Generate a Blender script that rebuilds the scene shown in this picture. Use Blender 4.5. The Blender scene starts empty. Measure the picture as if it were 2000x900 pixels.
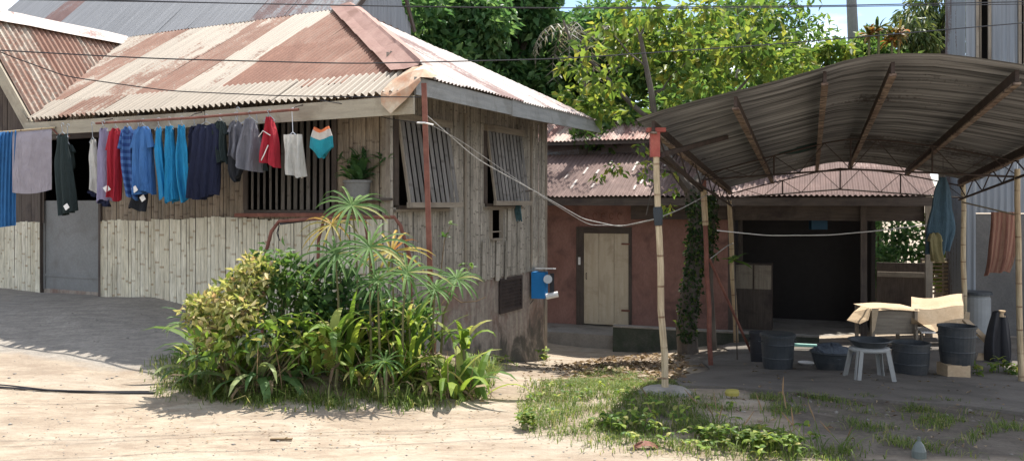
import bpy, math, random
import numpy as np
from mathutils import Vector, Matrix
R = math.radians
random.seed(7); rng = np.random.default_rng(11)
S = bpy.context.scene
# ---------------------------------------------------------------- camera, light, sky, exposure
FPX, HY = 1600.0, 395.0          # focal length and horizon row for the 2000 px wide frame
cd = bpy.data.cameras.new('camera'); cam = bpy.data.objects.new('camera', cd); S.collection.objects.link(cam)
cam.location = (0, 0, 0); cam.rotation_euler = (R(90), 0, 0)
cd.sensor_width = 36; cd.lens = 36*FPX/2000; cd.shift_y = -(450-HY)/2000; cd.clip_start = .05; cd.clip_end = 2000
S.camera = cam
SUN = Vector((.20, .44, 1.0)).normalized()
el = math.asin(SUN.z); az = math.atan2(SUN.x, SUN.y)
sl = bpy.data.lights.new('sun', 'SUN'); sl.energy = 3.7; sl.angle = R(.5); sl.color = (1, .95, .87)
so = bpy.data.objects.new('sun', sl); S.collection.objects.link(so)
so.rotation_euler = (-SUN).to_track_quat('-Z', 'Y').to_euler(); so.location = (8, 16, 20)
W = bpy.data.worlds.new('World'); S.world = W; W.use_nodes = True
nt = W.node_tree; bg = nt.nodes['Background']
sky = nt.nodes.new('ShaderNodeTexSky'); sky.sky_type = 'NISHITA'; sky.sun_disc = False
sky.sun_elevation = el; sky.sun_rotation = az; sky.air_density = 1.0; sky.dust_density = .6; sky.ozone_density = 1.5
tc = nt.nodes.new('ShaderNodeTexCoord'); mp = nt.nodes.new('ShaderNodeMapping'); mp.inputs['Scale'].default_value = (2.2, 2.2, 6.0)
mp.inputs['Location'].default_value = (.35, .2, .35)
nz = nt.nodes.new('ShaderNodeTexNoise'); nz.inputs['Scale'].default_value = 1.6; nz.inputs['Detail'].default_value = 7; nz.inputs['Roughness'].default_value = .55
cr = nt.nodes.new('ShaderNodeValToRGB'); cr.color_ramp.elements[0].position = .45; cr.color_ramp.elements[1].position = .57
mx = nt.nodes.new('ShaderNodeMix'); mx.data_type = 'RGBA'; mx.inputs[7].default_value = (9.5, 9.8, 10.3, 1)
nt.links.new(tc.outputs['Generated'], mp.inputs['Vector']); nt.links.new(mp.outputs[0], nz.inputs['Vector'])
nt.links.new(nz.outputs['Fac'], cr.inputs['Fac']); nt.links.new(cr.outputs['Color'], mx.inputs[0])
nt.links.new(sky.outputs['Color'], mx.inputs[6]); nt.links.new(mx.outputs[2], bg.inputs['Color'])
bg.inputs['Strength'].default_value = .085
S.view_settings.view_transform = 'Standard'; S.view_settings.look = 'None'; S.view_settings.gamma = 1
S.view_settings.exposure = 1.32
S.render.engine = 'CYCLES'; S.render.resolution_x = 1024; S.render.resolution_y = 460
# ---------------------------------------------------------------- helpers
COL = S.collection
def P(px, py, D): return Vector(((px-1000)/FPX*D, D, -(py-HY)/FPX*D))
def sc(px, D): return px*D/FPX
_cp = [  # px, depth, height
 (-900,4,-1.85),(0,3,-1.88),(1000,3,-1.88),(2000,3,-1.9),(3200,4,-1.95),
 (0,5.8,-1.88),(500,5.8,-1.88),(1000,5.9,-1.88),(1500,5.9,-1.87),(2000,5.9,-1.87),
 (0,13.6,-1.44),(300,12,-1.41),(-500,15,-1.45),(0,10.0,-1.72),(370,8.46,-1.85),(600,7.6,-1.87),(150,8.0,-1.87),(845,9.2,-1.74),(560,10.4,-1.62),
 (752,10.24,-1.75),(860,11.4,-2.1),(960,12.9,-2.52),(1050,14.56,-2.80),(950,7.9,-1.93),(1000,10.2,-2.2),(1110,13,-2.62),
 (1298,8,-1.875),(1388,12,-2.42),(1437,16,-2.76),(1993,10.6,-2.35),(1883,14.4,-2.42),(1700,10,-2.17),(1345,14.5,-2.66),
 (1130,16.3,-3.08),(1290,16.3,-3.0),(1600,15.6,-2.7),(2200,8,-2.1),(1200,21,-3.1),(1700,21,-3.0),(2400,16,-2.5),
 (400,20,-1.9),(-400,25,-1.9),(1000,45,-3.2),(200,45,-3),(1800,45,-3),(2600,40,-3)]
CX = np.array([[(p-1000)/FPX*d, d] for p, d, z in _cp]); CZ = np.array([z for *_, z in _cp])
_n = len(CX); _A = np.sqrt(((CX[:, None]-CX[None])**2).sum(-1)+.15); _A -= np.eye(_n)*.0
_M = np.zeros((_n+1, _n+1)); _M[:_n, :_n] = _A; _M[:_n, _n] = 1; _M[_n, :_n] = 1
_W = np.linalg.solve(_M, np.append(CZ, 0))
def gzn(x, y):
    x = np.asarray(x, float); y = np.asarray(y, float)
    d = np.sqrt((x[..., None]-CX[:, 0])**2+(y[..., None]-CX[:, 1])**2+.15)
    z = d@_W[:_n]+_W[_n]
    far = np.clip((np.hypot(x, y-10)-30)/40, 0, 1)
    z = z*(1-far)+(-3.0)*far
    near = 1-np.clip((np.hypot(x, y-8)-12)/10, 0, 1)
    return z+near*(.012*np.sin(x*2.3+y*1.1)*np.sin(y*2.9-x*.7)+.006*np.sin(x*7.1+1)*np.sin(y*6.3))
def gz(x, y): return float(gzn(x, y))
_DD = np.concatenate([np.arange(3, 20, .01), np.arange(20, 60, .1)])
def gp(px, py):
    k = (px-1000)/FPX; m = -(py-HY)/FPX
    h = m*_DD-gzn(k*_DD, _DD); i = np.argmax(h < 0); D = _DD[i]
    return Vector((k*D, D, gz(k*D, D)))
def gpd(px, D):
    x = (px-1000)/FPX*D; return Vector((x, D, gz(x, D)))

def link(o, parent=None, origin=None):
    COL.objects.link(o)
    if parent is not None:
        o.parent = parent; o.matrix_parent_inverse = Matrix.Translation(-wloc(parent))
    return o
def wloc(o):
    return Vector(o.get('_wl', (0, 0, 0)))
def tag(o, label, cat, group=None, kind=None):
    if label: o['label'] = label
    if cat: o['category'] = cat
    if group: o['group'] = group
    if kind: o['kind'] = kind
    return o
def thing(name, label, cat, loc, group=None):
    e = bpy.data.objects.new(name, None); e.location = Vector(loc); e['_wl'] = list(Vector(loc)); COL.objects.link(e)
    e.empty_display_size = .2
    return tag(e, label, cat, group)
class MB:
    def __init__(s): s.v = []; s.f = []; s.uv = []; s.t = []
    def face(s, pts, uvs=None, tone=.5):
        b = len(s.v); s.v += [tuple(p) for p in pts]; s.f.append(tuple(range(b, b+len(pts))))
        if uvs is None:
            p0 = Vector(pts[0]); e = (Vector(pts[1])-p0); L = e.length or 1; e = e/L
            n = e.cross(Vector(pts[-1])-p0); w = n.cross(e); w = w.normalized() if w.length > 1e-9 else Vector((0, 0, 1))
            uvs = [((Vector(p)-p0).dot(e), (Vector(p)-p0).dot(w)) for p in pts]
        s.uv.append(uvs); s.t.append(tone)
    def grid(s, pts, uvs, tone=.5, close=False):
        b = len(s.v); n = len(pts); m = len(pts[0])
        for r in pts: s.v += [tuple(p) for p in r]
        for i in range(n-1):
            for j in range(m-1+(1 if close else 0)):
                j2 = (j+1) % m
                s.f.append((b+i*m+j, b+i*m+j2, b+(i+1)*m+j2, b+(i+1)*m+j))
                u2 = uvs[i][j2] if j2 else (uvs[i][j][0]+.05, uvs[i][j][1]); u3 = uvs[i+1][j2] if j2 else (uvs[i+1][j][0]+.05, uvs[i+1][j][1])
                s.uv.append((uvs[i][j], u2, u3, uvs[i+1][j])); s.t.append(tone)
    def obox(s, c, ax, ay, az, tone=None):   # centre and three half-axis vectors; az = long axis
        t = random.random() if tone is None else tone
        c = Vector(c); A = (Vector(ax), Vector(ay), Vector(az))
        for i in range(3):
            j, k = (i+1) % 3, (i+2) % 3
            if k == 2: a1, a2 = A[j], A[k]
            elif j == 2: a1, a2 = A[k], A[j]
            else: a1, a2 = A[j], A[k]
            for sg in (-1, 1):
                q = [c+A[i]*sg+a1*x+a2*y for x, y in ((-1, -1), (1, -1), (1, 1), (-1, 1))]
                if (q[1]-q[0]).cross(q[2]-q[0]).dot(A[i]*sg) < 0: q = [q[0], q[3], q[2], q[1]]; sw = True
                else: sw = False
                w, h = a1.length*2, a2.length*2; o = random.random()*3
                uv = [(0, o), (w, o), (w, o+h), (0, o+h)]
                if sw: uv = [uv[0], uv[3], uv[2], uv[1]]
                s.face(q, uv, t)
    def beam(s, p0, p1, w, h, up=(0, 0, 1), tone=None):
        p0, p1 = Vector(p0), Vector(p1); d = p1-p0; z = d.normalized(); u = Vector(up)
        x = z.cross(u); x = x.normalized() if x.length > 1e-5 else Vector((1, 0, 0)); y = x.cross(z)
        s.obox((p0+p1)/2, x*w/2, y*h/2, d/2, tone)
    def tube(s, pts, rad, n=8, tone=None, caps=True, uv0=0):
        pts = [Vector(p) for p in pts]; t = random.random() if tone is None else tone
        R_ = rad if isinstance(rad, (list, tuple)) else [rad]*len(pts)
        ref = None; rows = []; uvs = []; L = uv0
        for i, p in enumerate(pts):
            d = (pts[min(i+1, len(pts)-1)]-pts[max(i-1, 0)]).normalized()
            if ref is None: ref = d.orthogonal().normalized()
            ref = (ref-d*ref.dot(d)); ref = ref.normalized() if ref.length > 1e-6 else d.orthogonal().normalized()
            b = d.cross(ref)
            if i: L += (p-pts[i-1]).length
            rows.append([p+(ref*math.cos(a)+b*math.sin(a))*R_[i] for a in [2*math.pi*k/n for k in range(n)]])
            uvs.append([(k*R_[i]*6.28/n, L) for k in range(n)])
        s.grid(rows, uvs, t, close=True)
        if caps:
            s.face(rows[0][::-1], tone=t); s.face(rows[-1], tone=t)
    def lathe(s, c, prof, n=20, tone=.5, sx=1, sy=1):
        c = Vector(c); rows = []; uvs = []; L = 0
        for i, (r, z) in enumerate(prof):
            if i: L += math.hypot(r-prof[i-1][0], z-prof[i-1][1])
            rows.append([c+Vector((math.cos(a)*r*sx, math.sin(a)*r*sy, z)) for a in [2*math.pi*k/n for k in range(n)]])
            uvs.append([(k*.3*6.28/n, L) for k in range(n)])
        s.grid(rows, uvs, tone, close=True)
    def build(s, name, m, parent=None, origin=None, smooth=False):
        me = bpy.data.meshes.new(name)
        off = Vector(origin) if origin is not None else Vector((0, 0, 0))
        me.from_pydata([(a-off.x, b-off.y, c-off.z) for a, b, c in s.v], [], s.f)
        ul = me.uv_layers.new(name='UVMap'); flat = np.array([x for fu in s.uv for p in fu for x in p], dtype=np.float32)
        ul.data.foreach_set('uv', flat)
        at = me.attributes.new('tone', 'FLOAT', 'FACE'); at.data.foreach_set('value', np.array(s.t, dtype=np.float32))
        me.materials.append(m)
        if smooth: me.polygons.foreach_set('use_smooth', [True]*len(me.polygons))
        me.update()
        o = bpy.data.objects.new(name, me)
        if origin is not None: o.location = off; o['_wl'] = list(off)
        else: o['_wl'] = list(wloc(parent)) if parent is not None else [0, 0, 0]
        link(o, parent)
        if parent is not None and origin is None: o['_wl'] = [0, 0, 0]
        return o
def npmesh(name, V, Fc, m, parent=None, origin=None, tone=None, uv=None, smooth=False):
    """V (n,3); Fc (k,c) faces of equal size"""
    V = np.asarray(V, float); Fc = np.asarray(Fc, int)
    if origin is not None: V = V-np.array(origin)
    me = bpy.data.meshes.new(name); k, c = Fc.shape
    me.vertices.add(len(V)); me.vertices.foreach_set('co', V.astype(np.float32).ravel())
    me.loops.add(k*c); me.loops.foreach_set('vertex_index', Fc.astype(np.int32).ravel())
    me.polygons.add(k); me.polygons.foreach_set('loop_start', (np.arange(k)*c).astype(np.int32))
    me.update(calc_edges=True)
    if tone is not None:
        at = me.attributes.new('tone', 'FLOAT', 'FACE'); at.data.foreach_set('value', np.asarray(tone, dtype=np.float32))
    if uv is not None:
        ul = me.uv_layers.new(name='UVMap'); ul.data.foreach_set('uv', np.asarray(uv, dtype=np.float32)[Fc.ravel()].ravel())
    if smooth: me.polygons.foreach_set('use_smooth', np.ones(k, dtype=bool))
    me.materials.append(m); me.validate()
    o = bpy.data.objects.new(name, me)
    if origin is not None: o.location = Vector(origin); o['_wl'] = list(origin)
    link(o, parent); return o
# ---------------------------------------------------------------- node materials
class NM:
    def __init__(s, name):
        s.m = bpy.data.materials.new(name); s.m.use_nodes = True; s.t = s.m.node_tree; s.b = s.t.nodes['Principled BSDF']
        s.b.inputs['Specular IOR Level'].default_value = .3
        s.c = s.t.nodes.new('ShaderNodeTexCoord'); s.g = None
    def N(s, typ, **kw):
        n = s.t.nodes.new(typ)
        for k, v in kw.items(): setattr(n, k, v)
        return n
    def L(s, a, b): s.t.links.new(a, b)
    def set(s, inp, v):
        if hasattr(v, 'node'): s.L(v, inp)
        else: inp.default_value = v
    def map(s, src='UV', scale=(1, 1, 1), loc=(0, 0, 0)):
        m = s.N('ShaderNodeMapping'); m.inputs['Scale'].default_value = scale; m.inputs['Location'].default_value = loc
        s.L(s.c.outputs[src], m.inputs['Vector']); return m.outputs[0]
    def noise(s, vec, scale=1., detail=4, rough=.55, dist=0.):
        n = s.N('ShaderNodeTexNoise'); n.inputs['Scale'].default_value = scale; n.inputs['Detail'].default_value = detail
        n.inputs['Roughness'].default_value = rough; n.inputs['Distortion'].default_value = dist
        s.L(vec, n.inputs['Vector']); return n.outputs['Fac']
    def ramp(s, f, stops):
        r = s.N('ShaderNodeValToRGB'); e = r.color_ramp.elements
        while len(e) < len(stops): e.new(.5)
        for x, (p, c) in zip(e, stops):
            x.position = p; x.color = (c, c, c, 1) if isinstance(c, (int, float)) else (*c, 1)
        s.set(r.inputs['Fac'], f); return r.outputs['Color']
    def mix(s, f, a, b, mode='MIX'):
        n = s.N('ShaderNodeMix', data_type='RGBA', blend_type=mode); s.set(n.inputs[0], f)
        for i, v in ((6, a), (7, b)):
            if isinstance(v, tuple) and len(v) == 3: v = (*v, 1)
            s.set(n.inputs[i], v)
        return n.outputs[2]
    def math(s, op, a, b=0., clamp=False):
        n = s.N('ShaderNodeMath', operation=op, use_clamp=clamp); s.set(n.inputs[0], a); s.set(n.inputs[1], b); return n.outputs[0]
    def tone(s, name='tone'):
        n = s.N('ShaderNodeAttribute'); n.attribute_name = name; return n.outputs['Fac']
    def island(s): return s.N('ShaderNodeNewGeometry').outputs['Random Per Island']
    def bump(s, h, strength=.4, dist=.01):
        n = s.N('ShaderNodeBump'); n.inputs['Strength'].default_value = strength; n.inputs['Distance'].default_value = dist
        s.L(h, n.inputs['Height']); s.L(n.outputs[0], s.b.inputs['Normal']); return n.outputs[0]
    def out(s, col, rough=.8, metal=0.):
        s.set(s.b.inputs['Base Color'], (*col, 1) if isinstance(col, tuple) else col)
        s.set(s.b.inputs['Roughness'], rough); s.set(s.b.inputs['Metallic'], metal); return s.m
def surf(name, c1, c2, scale=3., rough=.8, bump=.3, stretch=(1, 1, 1), src='Object', metal=0., dirt=None, fine=30.):
    n = NM(name); v = n.map(src, stretch)
    a = n.noise(v, scale, 6, .6); b = n.noise(v, fine, 3)
    col = n.mix(n.ramp(a, [(.35, 0.), (.65, 1.)]), c1, c2)
    col = n.mix(n.ramp(b, [(.3, .35), (.7, 0.)]), col, tuple(x*.55 for x in c1))
    if dirt:
        d = n.noise(n.map(src), 1.7, 7, .65, .6); col = n.mix(n.ramp(d, [(.5, 0.), (.68, .8)]), col, dirt)
    n.bump(n.math('ADD', a, b), bump, .01); return n.out(col, rough, metal)
def metalroof(name, zinc, rust, dark, bias=0., rough=.55, metal=.25, st_=(.5, .6)):
    n = NM(name); t = n.tone()
    st = n.noise(n.map('UV', (5, .55, 1)), 1.3, 5, .6, .3); bl = n.noise(n.map('UV', (1, .8, 1)), 1.6, 7, .65, .8)
    fn = n.noise(n.map('UV', (1, 1, 1)), 26, 4, .6); hs = n.noise(n.map('UV', (11, .25, 1)), 2.2, 3)
    f = n.math('ADD', n.math('MULTIPLY', n.math('ADD', st, bl), .8), n.math('ADD', t, bias-1.25))
    f = n.math('ADD', f, n.math('MULTIPLY', n.math('ADD', fn, -.5), .6))
    k = n.ramp(f, [(.04, 0.), (.11, .5), (.2, .82), (.5, 1.)])
    zc = n.mix(n.ramp(hs, [(.38, 0.), (.62, st_[0])]), zinc, tuple(x*st_[1] for x in zinc))
    rc = n.mix(n.ramp(bl, [(.35, 0.), (.7, 1.)]), rust, dark)
    rc = n.mix(n.ramp(fn, [(.3, .4), (.65, 0.)]), rc, tuple(x*.5 for x in dark))
    col = n.mix(k, zc, rc)
    n.bump(n.math('ADD', fn, st), .15, .006)
    return n.out(col, n.ramp(k, [(0., rough-.12), (1., .85)]), n.ramp(k, [(0., metal), (.6, 0.)]))
def bamboo(name, ca, cb, cn, period=.33, stain=.5, dirt=(.05, .045, .035), dots=0.):
    n = NM(name); t = n.tone(); isl = n.island()
    sep = n.N('ShaderNodeSeparateXYZ'); n.L(n.c.outputs['UV'], sep.inputs[0])
    ph = n.math('FRACT', n.math('ADD', n.math('DIVIDE', sep.outputs[1], period), n.math('MULTIPLY', t, 7.31)))
    nd = n.ramp(ph, [(0., 0.), (.455, 0.), (.48, 1.), (.52, 1.), (.545, 0.)])
    grain = n.noise(n.map('UV', (26, 1.6, 1)), 2.5, 5, .65); blot = n.noise(n.map('Object', (1, 1, .6)), 2.3, 6, .62, .5)
    col = n.mix(t, ca, cb)
    col = n.mix(n.ramp(grain, [(.32, .75), (.6, 0.)]), col, tuple(x*.45 for x in ca))
    col = n.mix(n.ramp(blot, [(.42, 0.), (.72, stain)]), col, dirt)
    col = n.mix(n.math('MULTIPLY', nd, n.ramp(n.noise(n.map('UV', (3, 1, 1)), 3, 2), [(.35, .15), (.6, .85)])), col, cn)
    if dots:
        dn = n.noise(n.map('UV', (60, 12, 1)), 1.5, 2); col = n.mix(n.ramp(dn, [(.6, 0.), (.7, dots)]), col, dirt)
    n.bump(n.math('ADD', grain, n.math('MULTIPLY', nd, .8)), .35, .008)
    return n.out(col, .72)
def leaf(name, stops, trans=.4, rough=.5, thick=None):
    n = NM(name); r = n.ramp(n.island(), stops)
    v = n.noise(n.map('Object'), 1.1, 3); r = n.mix(n.ramp(v, [(.35, .35), (.65, 0.)]), r, tuple(x*.55 for x in stops[0][1]))
    n.out(r, rough); n.b.inputs['Specular IOR Level'].default_value = .22
    tr = n.N('ShaderNodeBsdfTranslucent'); n.L(n.mix(.5, r, n.mix(1., r, (1.65, 1.6, .8), 'MULTIPLY')), tr.inputs['Color'])
    ms = n.N('ShaderNodeMixShader'); ms.inputs[0].default_value = trans
    n.L(n.b.outputs[0], ms.inputs[1]); n.L(tr.outputs[0], ms.inputs[2]); n.L(ms.outputs[0], n.t.nodes['Material Output'].inputs['Surface'])
    return n.m
def cloth(name, c, c2=None, stripes=None, vert=False, trans=.15):
    n = NM(name); w = n.noise(n.map('Object'), 6, 5, .65); col = n.mix(n.ramp(w, [(.3, .5), (.7, 0.)]), c, tuple(x*.6+.01 for x in c))
    if stripes:
        sep = n.N('ShaderNodeSeparateXYZ'); n.L(n.c.outputs['UV'], sep.inputs[0])
        ph = n.math('FRACT', n.math('MULTIPLY', sep.outputs[0 if vert else 1], stripes)); col = n.mix(n.ramp(ph, [(.45, 0.), (.5, 1.), (.95, 1.), (1., 0.)]), col, c2)
    wv = n.noise(n.map('UV', (1, 1, 1)), 260, 1); wr = n.noise(n.map('Object', (9, 9, 3)), 1.6, 5, .6, 1.2); n.bump(n.math('ADD', n.math('MULTIPLY', wr, 2.), n.math('MULTIPLY', wv, .15)), .75, .03)
    n.out(col, .85)
    tr = n.N('ShaderNodeBsdfTranslucent'); n.L(col, tr.inputs['Color']); ms = n.N('ShaderNodeMixShader'); ms.inputs[0].default_value = trans
    n.L(n.b.outputs[0], ms.inputs[1]); n.L(tr.outputs[0], ms.inputs[2]); n.L(ms.outputs[0], n.t.nodes['Material Output'].inputs['Surface'])
    return n.m
def plain(name, c, rough=.6, metal=0., var=.3):
    n = NM(name); a = n.noise(n.map('Object'), 7, 5, .6); n.bump(a, .1, .005)
    return n.out(n.mix(n.ramp(a, [(.35, var), (.65, 0.)]), c, tuple(x*.6 for x in c)), rough, metal)

M = {}
M['roof_front'] = metalroof('weathered_roof_metal', (.38, .325, .26), (.29, .155, .11), (.2, .10, .07), .02, .75, 0.)
M['roof_side'] = metalroof('pale_roof_metal', (.42, .365, .335), (.29, .17, .15), (.18, .1, .09), .1, .75, 0.)
M['roof_grey'] = metalroof('grey_roof_metal', (.22, .225, .235), (.2, .105, .09), (.13, .075, .07), -.12, .65, 0.)
M['roof_back'] = metalroof('brown_roof_metal', (.38, .28, .25), (.185, .12, .105), (.12, .08, .072), .3, .8, 0.)
M['roof_shed'] = metalroof('shed_roof_metal', (.26, .265, .275), (.09, .075, .068), (.035, .03, .03), .03, .75, 0., (.95, .2))
M['roof_upper'] = metalroof('red_roof_metal', (.5, .38, .33), (.30, .14, .115), (.2, .095, .085), .1, .8, 0.)
M['tin'] = metalroof('blue_grey_tin', (.24, .26, .285), (.16, .1, .08), (.1, .07, .065), -.25, .65, 0.)
M['flash'] = surf('rusted_flashing', (.27, .15, .12), (.34, .21, .17), 2.5, .75, .2, dirt=(.17, .085, .06))
M['patch'] = surf('orange_flashing', (.55, .46, .34), (.42, .19, .09), 4, .6, .2, dirt=(.3, .12, .06))
M['bam_old'] = bamboo('weathered_split_bamboo', (.25, .195, .14), (.43, .355, .265), (.1, .07, .05), .38, .6, dots=.5)
M['bam_side'] = bamboo('grey_split_bamboo', (.29, .26, .215), (.50, .45, .38), (.13, .11, .09), .34, .5, dots=.6)
M['bam_cream'] = bamboo('cream_bamboo_mat', (.68, .62, .47), (.78, .73, .59), (.32, .24, .15), .47, .32, (.13, .10, .07))
M['bam_pole'] = bamboo('bamboo_pole', (.42, .33, .2), (.56, .46, .31), (.14, .07, .04), .3, .5, (.2, .1, .06))
M['slat'] = bamboo('dark_window_slat', (.09, .08, .07), (.17, .15, .13), (.07, .06, .05), .5, .5)
M['shutter'] = bamboo('grey_shutter_slat', (.17, .16, .15), (.27, .255, .24), (.09, .08, .07), .6, .4)
M['wood'] = surf('weathered_wood', (.24, .2, .155), (.33, .285, .225), 2, .8, .4, (14, 1.2, 1), 'UV', dirt=(.12, .09, .07))
M['fascia'] = surf('pale_fascia_wood', (.33, .29, .22), (.42, .37, .28), 2, .8, .3, (10, 1, 1), 'UV', dirt=(.17, .13, .09))
M['fascia_side'] = surf('grey_fascia_wood', (.25, .25, .24), (.34, .335, .315), 2, .8, .3, (10, 1, 1), 'UV', dirt=(.13, .12, .1))
M['darkwood'] = surf('dark_wood', (.075, .06, .05), (.12, .095, .08), 2, .85, .4, (14, 1.2, 1), 'UV', dirt=(.04, .03, .03))
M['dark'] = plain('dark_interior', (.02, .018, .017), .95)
M['plaster'] = surf('stained_plaster', (.27, .235, .2), (.36, .31, .26), 1.6, .9, .35, (1, 1, .5), dirt=(.16, .10, .075))
M['redwall'] = surf('red_stucco', (.24, .125, .10), (.33, .185, .155), 1.9, .9, .3, (1, 1, .5), dirt=(.13, .075, .065))
M['moss'] = surf('mossy_concrete', (.05, .06, .045), (.1, .1, .085), 3, .95, .6, dirt=(.03, .05, .025))
M['concrete'] = surf('worn_concrete', (.24, .22, .195), (.34, .315, .28), 1.6, .9, .4, dirt=(.15, .13, .11))
M['door'] = surf('cream_door_wood', (.52, .43, .31), (.62, .54, .41), 1.5, .7, .2, (8, 1, 1), 'UV', dirt=(.33, .25, .17))
M['sheet'] = surf('grey_painted_sheet', (.17, .17, .165), (.22, .22, .215), 1.2, .6, .15, dirt=(.13, .12, .11))
M['rust'] = surf('rusty_pipe', (.16, .06, .045), (.24, .1, .07), 6, .75, .3, dirt=(.1, .04, .03))
M['rustdark'] = surf('dark_rusty_pipe', (.04, .03, .027), (.07, .05, .043), 6, .8, .3)
M['redpaint'] = surf('faded_red_paint', (.3, .06, .05), (.38, .12, .09), 5, .7, .2, dirt=(.2, .09, .06))
M['purlin'] = surf('flaking_purlin', (.05, .035, .03), (.36, .28, .22), 11, .85, .4, (1, 1, 1), 'Object', dirt=(.1, .055, .042))
M['bluebox'] = plain('blue_box_paint', (.02, .2, .5), .45)
M['white'] = plain('white_plastic', (.75, .73, .7), .4)
M['glass'] = plain('meter_glass', (.5, .53, .55), .08)
M['black'] = plain('black_rubber', (.03, .03, .035), .6)
M['wire'] = plain('black_wire', (.035, .035, .04), .6)
M['paleWire'] = surf('pale_twisted_cable', (.42, .4, .37), (.2, .19, .18), 25, .7, .2)
M['drum'] = surf('black_plastic_drum', (.035, .04, .045), (.06, .065, .07), 3, .5, .1, dirt=(.09, .085, .08))
M['card'] = surf('brown_cardboard', (.52, .38, .24), (.6, .46, .31), 2, .85, .15, dirt=(.4, .28, .17))
M['grass_pal'] = leaf('grass_blades', [(0, (.08, .13, .03)), (.55, (.15, .22, .05)), (.85, (.25, .28, .09)), (1, (.38, .33, .17))], .45)
M['ivy'] = leaf('ivy_leaves', [(0, (.015, .035, .012)), (.8, (.04, .075, .02)), (1, (.12, .16, .03))], .3)
M['leaf_dark'] = leaf('dark_tree_leaves', [(0, (.045, .11, .045)), (.5, (.09, .19, .07)), (1, (.2, .32, .12))], .5, .35)
M['leaf_mid'] = leaf('green_tree_leaves', [(0, (.05, .11, .035)), (.5, (.10, .19, .05)), (1, (.21, .29, .08))], .5, .45)
M['leaf_yel'] = leaf('yellow_green_leaves', [(0, (.06, .12, .03)), (.35, (.13, .21, .045)), (.75, (.23, .30, .06)), (1, (.36, .34, .07))], .55, .45)
M['leaf_fine'] = leaf('fine_grey_green_leaves', [(0, (.05, .085, .03)), (.6, (.1, .14, .05)), (1, (.2, .22, .08))], .4)
M['leaf_orange'] = leaf('reddish_leaves', [(0, (.1, .1, .03)), (.5, (.28, .16, .05)), (1, (.45, .14, .06))], .4)
M['croton'] = leaf('yellow_variegated_leaves', [(0, (.18, .24, .05)), (.4, (.42, .42, .15)), (.8, (.6, .54, .27)), (1, (.5, .32, .2))], .4)
M['strap'] = leaf('strap_leaves', [(0, (.07, .14, .03)), (.45, (.17, .27, .045)), (.8, (.33, .42, .07)), (1, (.55, .47, .2))], .45, .5)
M['strap_broad'] = leaf('broad_glossy_leaves', [(0, (.07, .15, .05)), (.6, (.16, .26, .09)), (1, (.36, .4, .18))], .4, .45)
M['fan'] = leaf('fan_leaflets', [(0, (.07, .15, .04)), (.6, (.15, .25, .07)), (.9, (.24, .34, .11)), (1, (.42, .4, .15))], .4, .6)
M['fan_dry'] = leaf('drying_fan_leaflets', [(0, (.2, .2, .04)), (.5, (.5, .34, .06)), (1, (.55, .2, .05))], .35)
M['dry'] = leaf('dry_leaves', [(0, (.12, .08, .05)), (.6, (.26, .18, .11)), (1, (.42, .32, .2))], .2)
M['bark'] = surf('tree_bark', (.075, .06, .05), (.13, .11, .09), 6, .9, .8, (1, 1, .4))
M['stem'] = plain('green_brown_stem', (.14, .13, .06), .7)
# ---------------------------------------------------------------- ground
def axis(a, b, step, lo, hi):
    c = list(np.arange(a, b, step)); s = step; x = b
    while x < hi: c.append(x); s *= 1.25; x += s
    c.append(hi); s = step; x = a-step; pre = []
    while x > lo: pre.append(x); s *= 1.25; x -= s
    return np.array([lo]+pre[::-1]+c)
gx = axis(-9, 10, .09, -500, 500); gy = axis(3, 18, .09, -60, 900)
XX, YY = np.meshgrid(gx, gy); ZZ = gzn(XX.ravel(), YY.ravel()); nxg, nyg = len(gx), len(gy)
V = np.stack([XX.ravel(), YY.ravel(), ZZ], 1)
def inpoly(px, py, poly):
    c = np.zeros(px.shape, bool); n = len(poly); j = n-1
    for i in range(n):
        xi, yi = poly[i]; xj, yj = poly[j]
        c ^= ((yi > py) != (yj > py)) & (px < (xj-xi)*(py-yi)/(yj-yi+1e-9)+xi); j = i
    return c
def groundpoly(pts): return [tuple(gp(*p)[:2]) for p in pts]
def pdist(px, py, poly):
    d = np.full(px.shape, 1e9); P_ = np.array(poly)
    for a_, b_ in zip(P_, np.roll(P_, -1, 0)):
        e = b_-a_; t = np.clip(((px-a_[0])*e[0]+(py-a_[1])*e[1])/(e@e+1e-9), 0, 1); d = np.minimum(d, np.hypot(px-a_[0]-t*e[0], py-a_[1]-t*e[1]))
    return np.where(inpoly(px, py, poly), d, -d)
yard = groundpoly([(-600, 560), (0, 560), (380, 580), (700, 620), (980, 700), (700, 720), (372, 745), (200, 722), (0, 690), (-600, 640)])  # greyer yard ground, edge on the eave shadow, part of its shade painted in
shaded_earth = groundpoly([(1330, 700), (1400, 670), (2300, 670), (2300, 899), (1980, 899), (1700, 895), (1520, 868), (1400, 838), (1330, 790), (1240, 790), (1210, 810)])+[(5.5, 4.0), (2.2, 4.6)]  # dark soil cut to the shed's shadow, shade worked into its colour
yv = np.clip(pdist(V[:, 0], V[:, 1], yard)*2.2+.45, 0, 1); ev = np.clip(pdist(V[:, 0], V[:, 1], shaded_earth)*2.5+.5, 0, 1)
i, j = np.meshgrid(np.arange(nxg-1), np.arange(nyg-1)); a = (j*nxg+i).ravel()
n = NM('dusty_ground'); ob = n.map('Object')
big = n.noise(ob, .35, 5, .6, .4); med = n.noise(ob, 1.9, 7, .68, .5); fin = n.noise(ob, 22, 5, .7); st = n.noise(n.map('Object', (1, 3.2, 1)), 3.2, 6, .65)
vor = n.N('ShaderNodeTexVoronoi'); vor.inputs['Scale'].default_value = 26; n.L(ob, vor.inputs['Vector'])
ya = n.tone('yard'); ea = n.tone('shaded_earth'); wob = n.math('MULTIPLY', n.math('ADD', med, -.5), 1.2)
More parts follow.
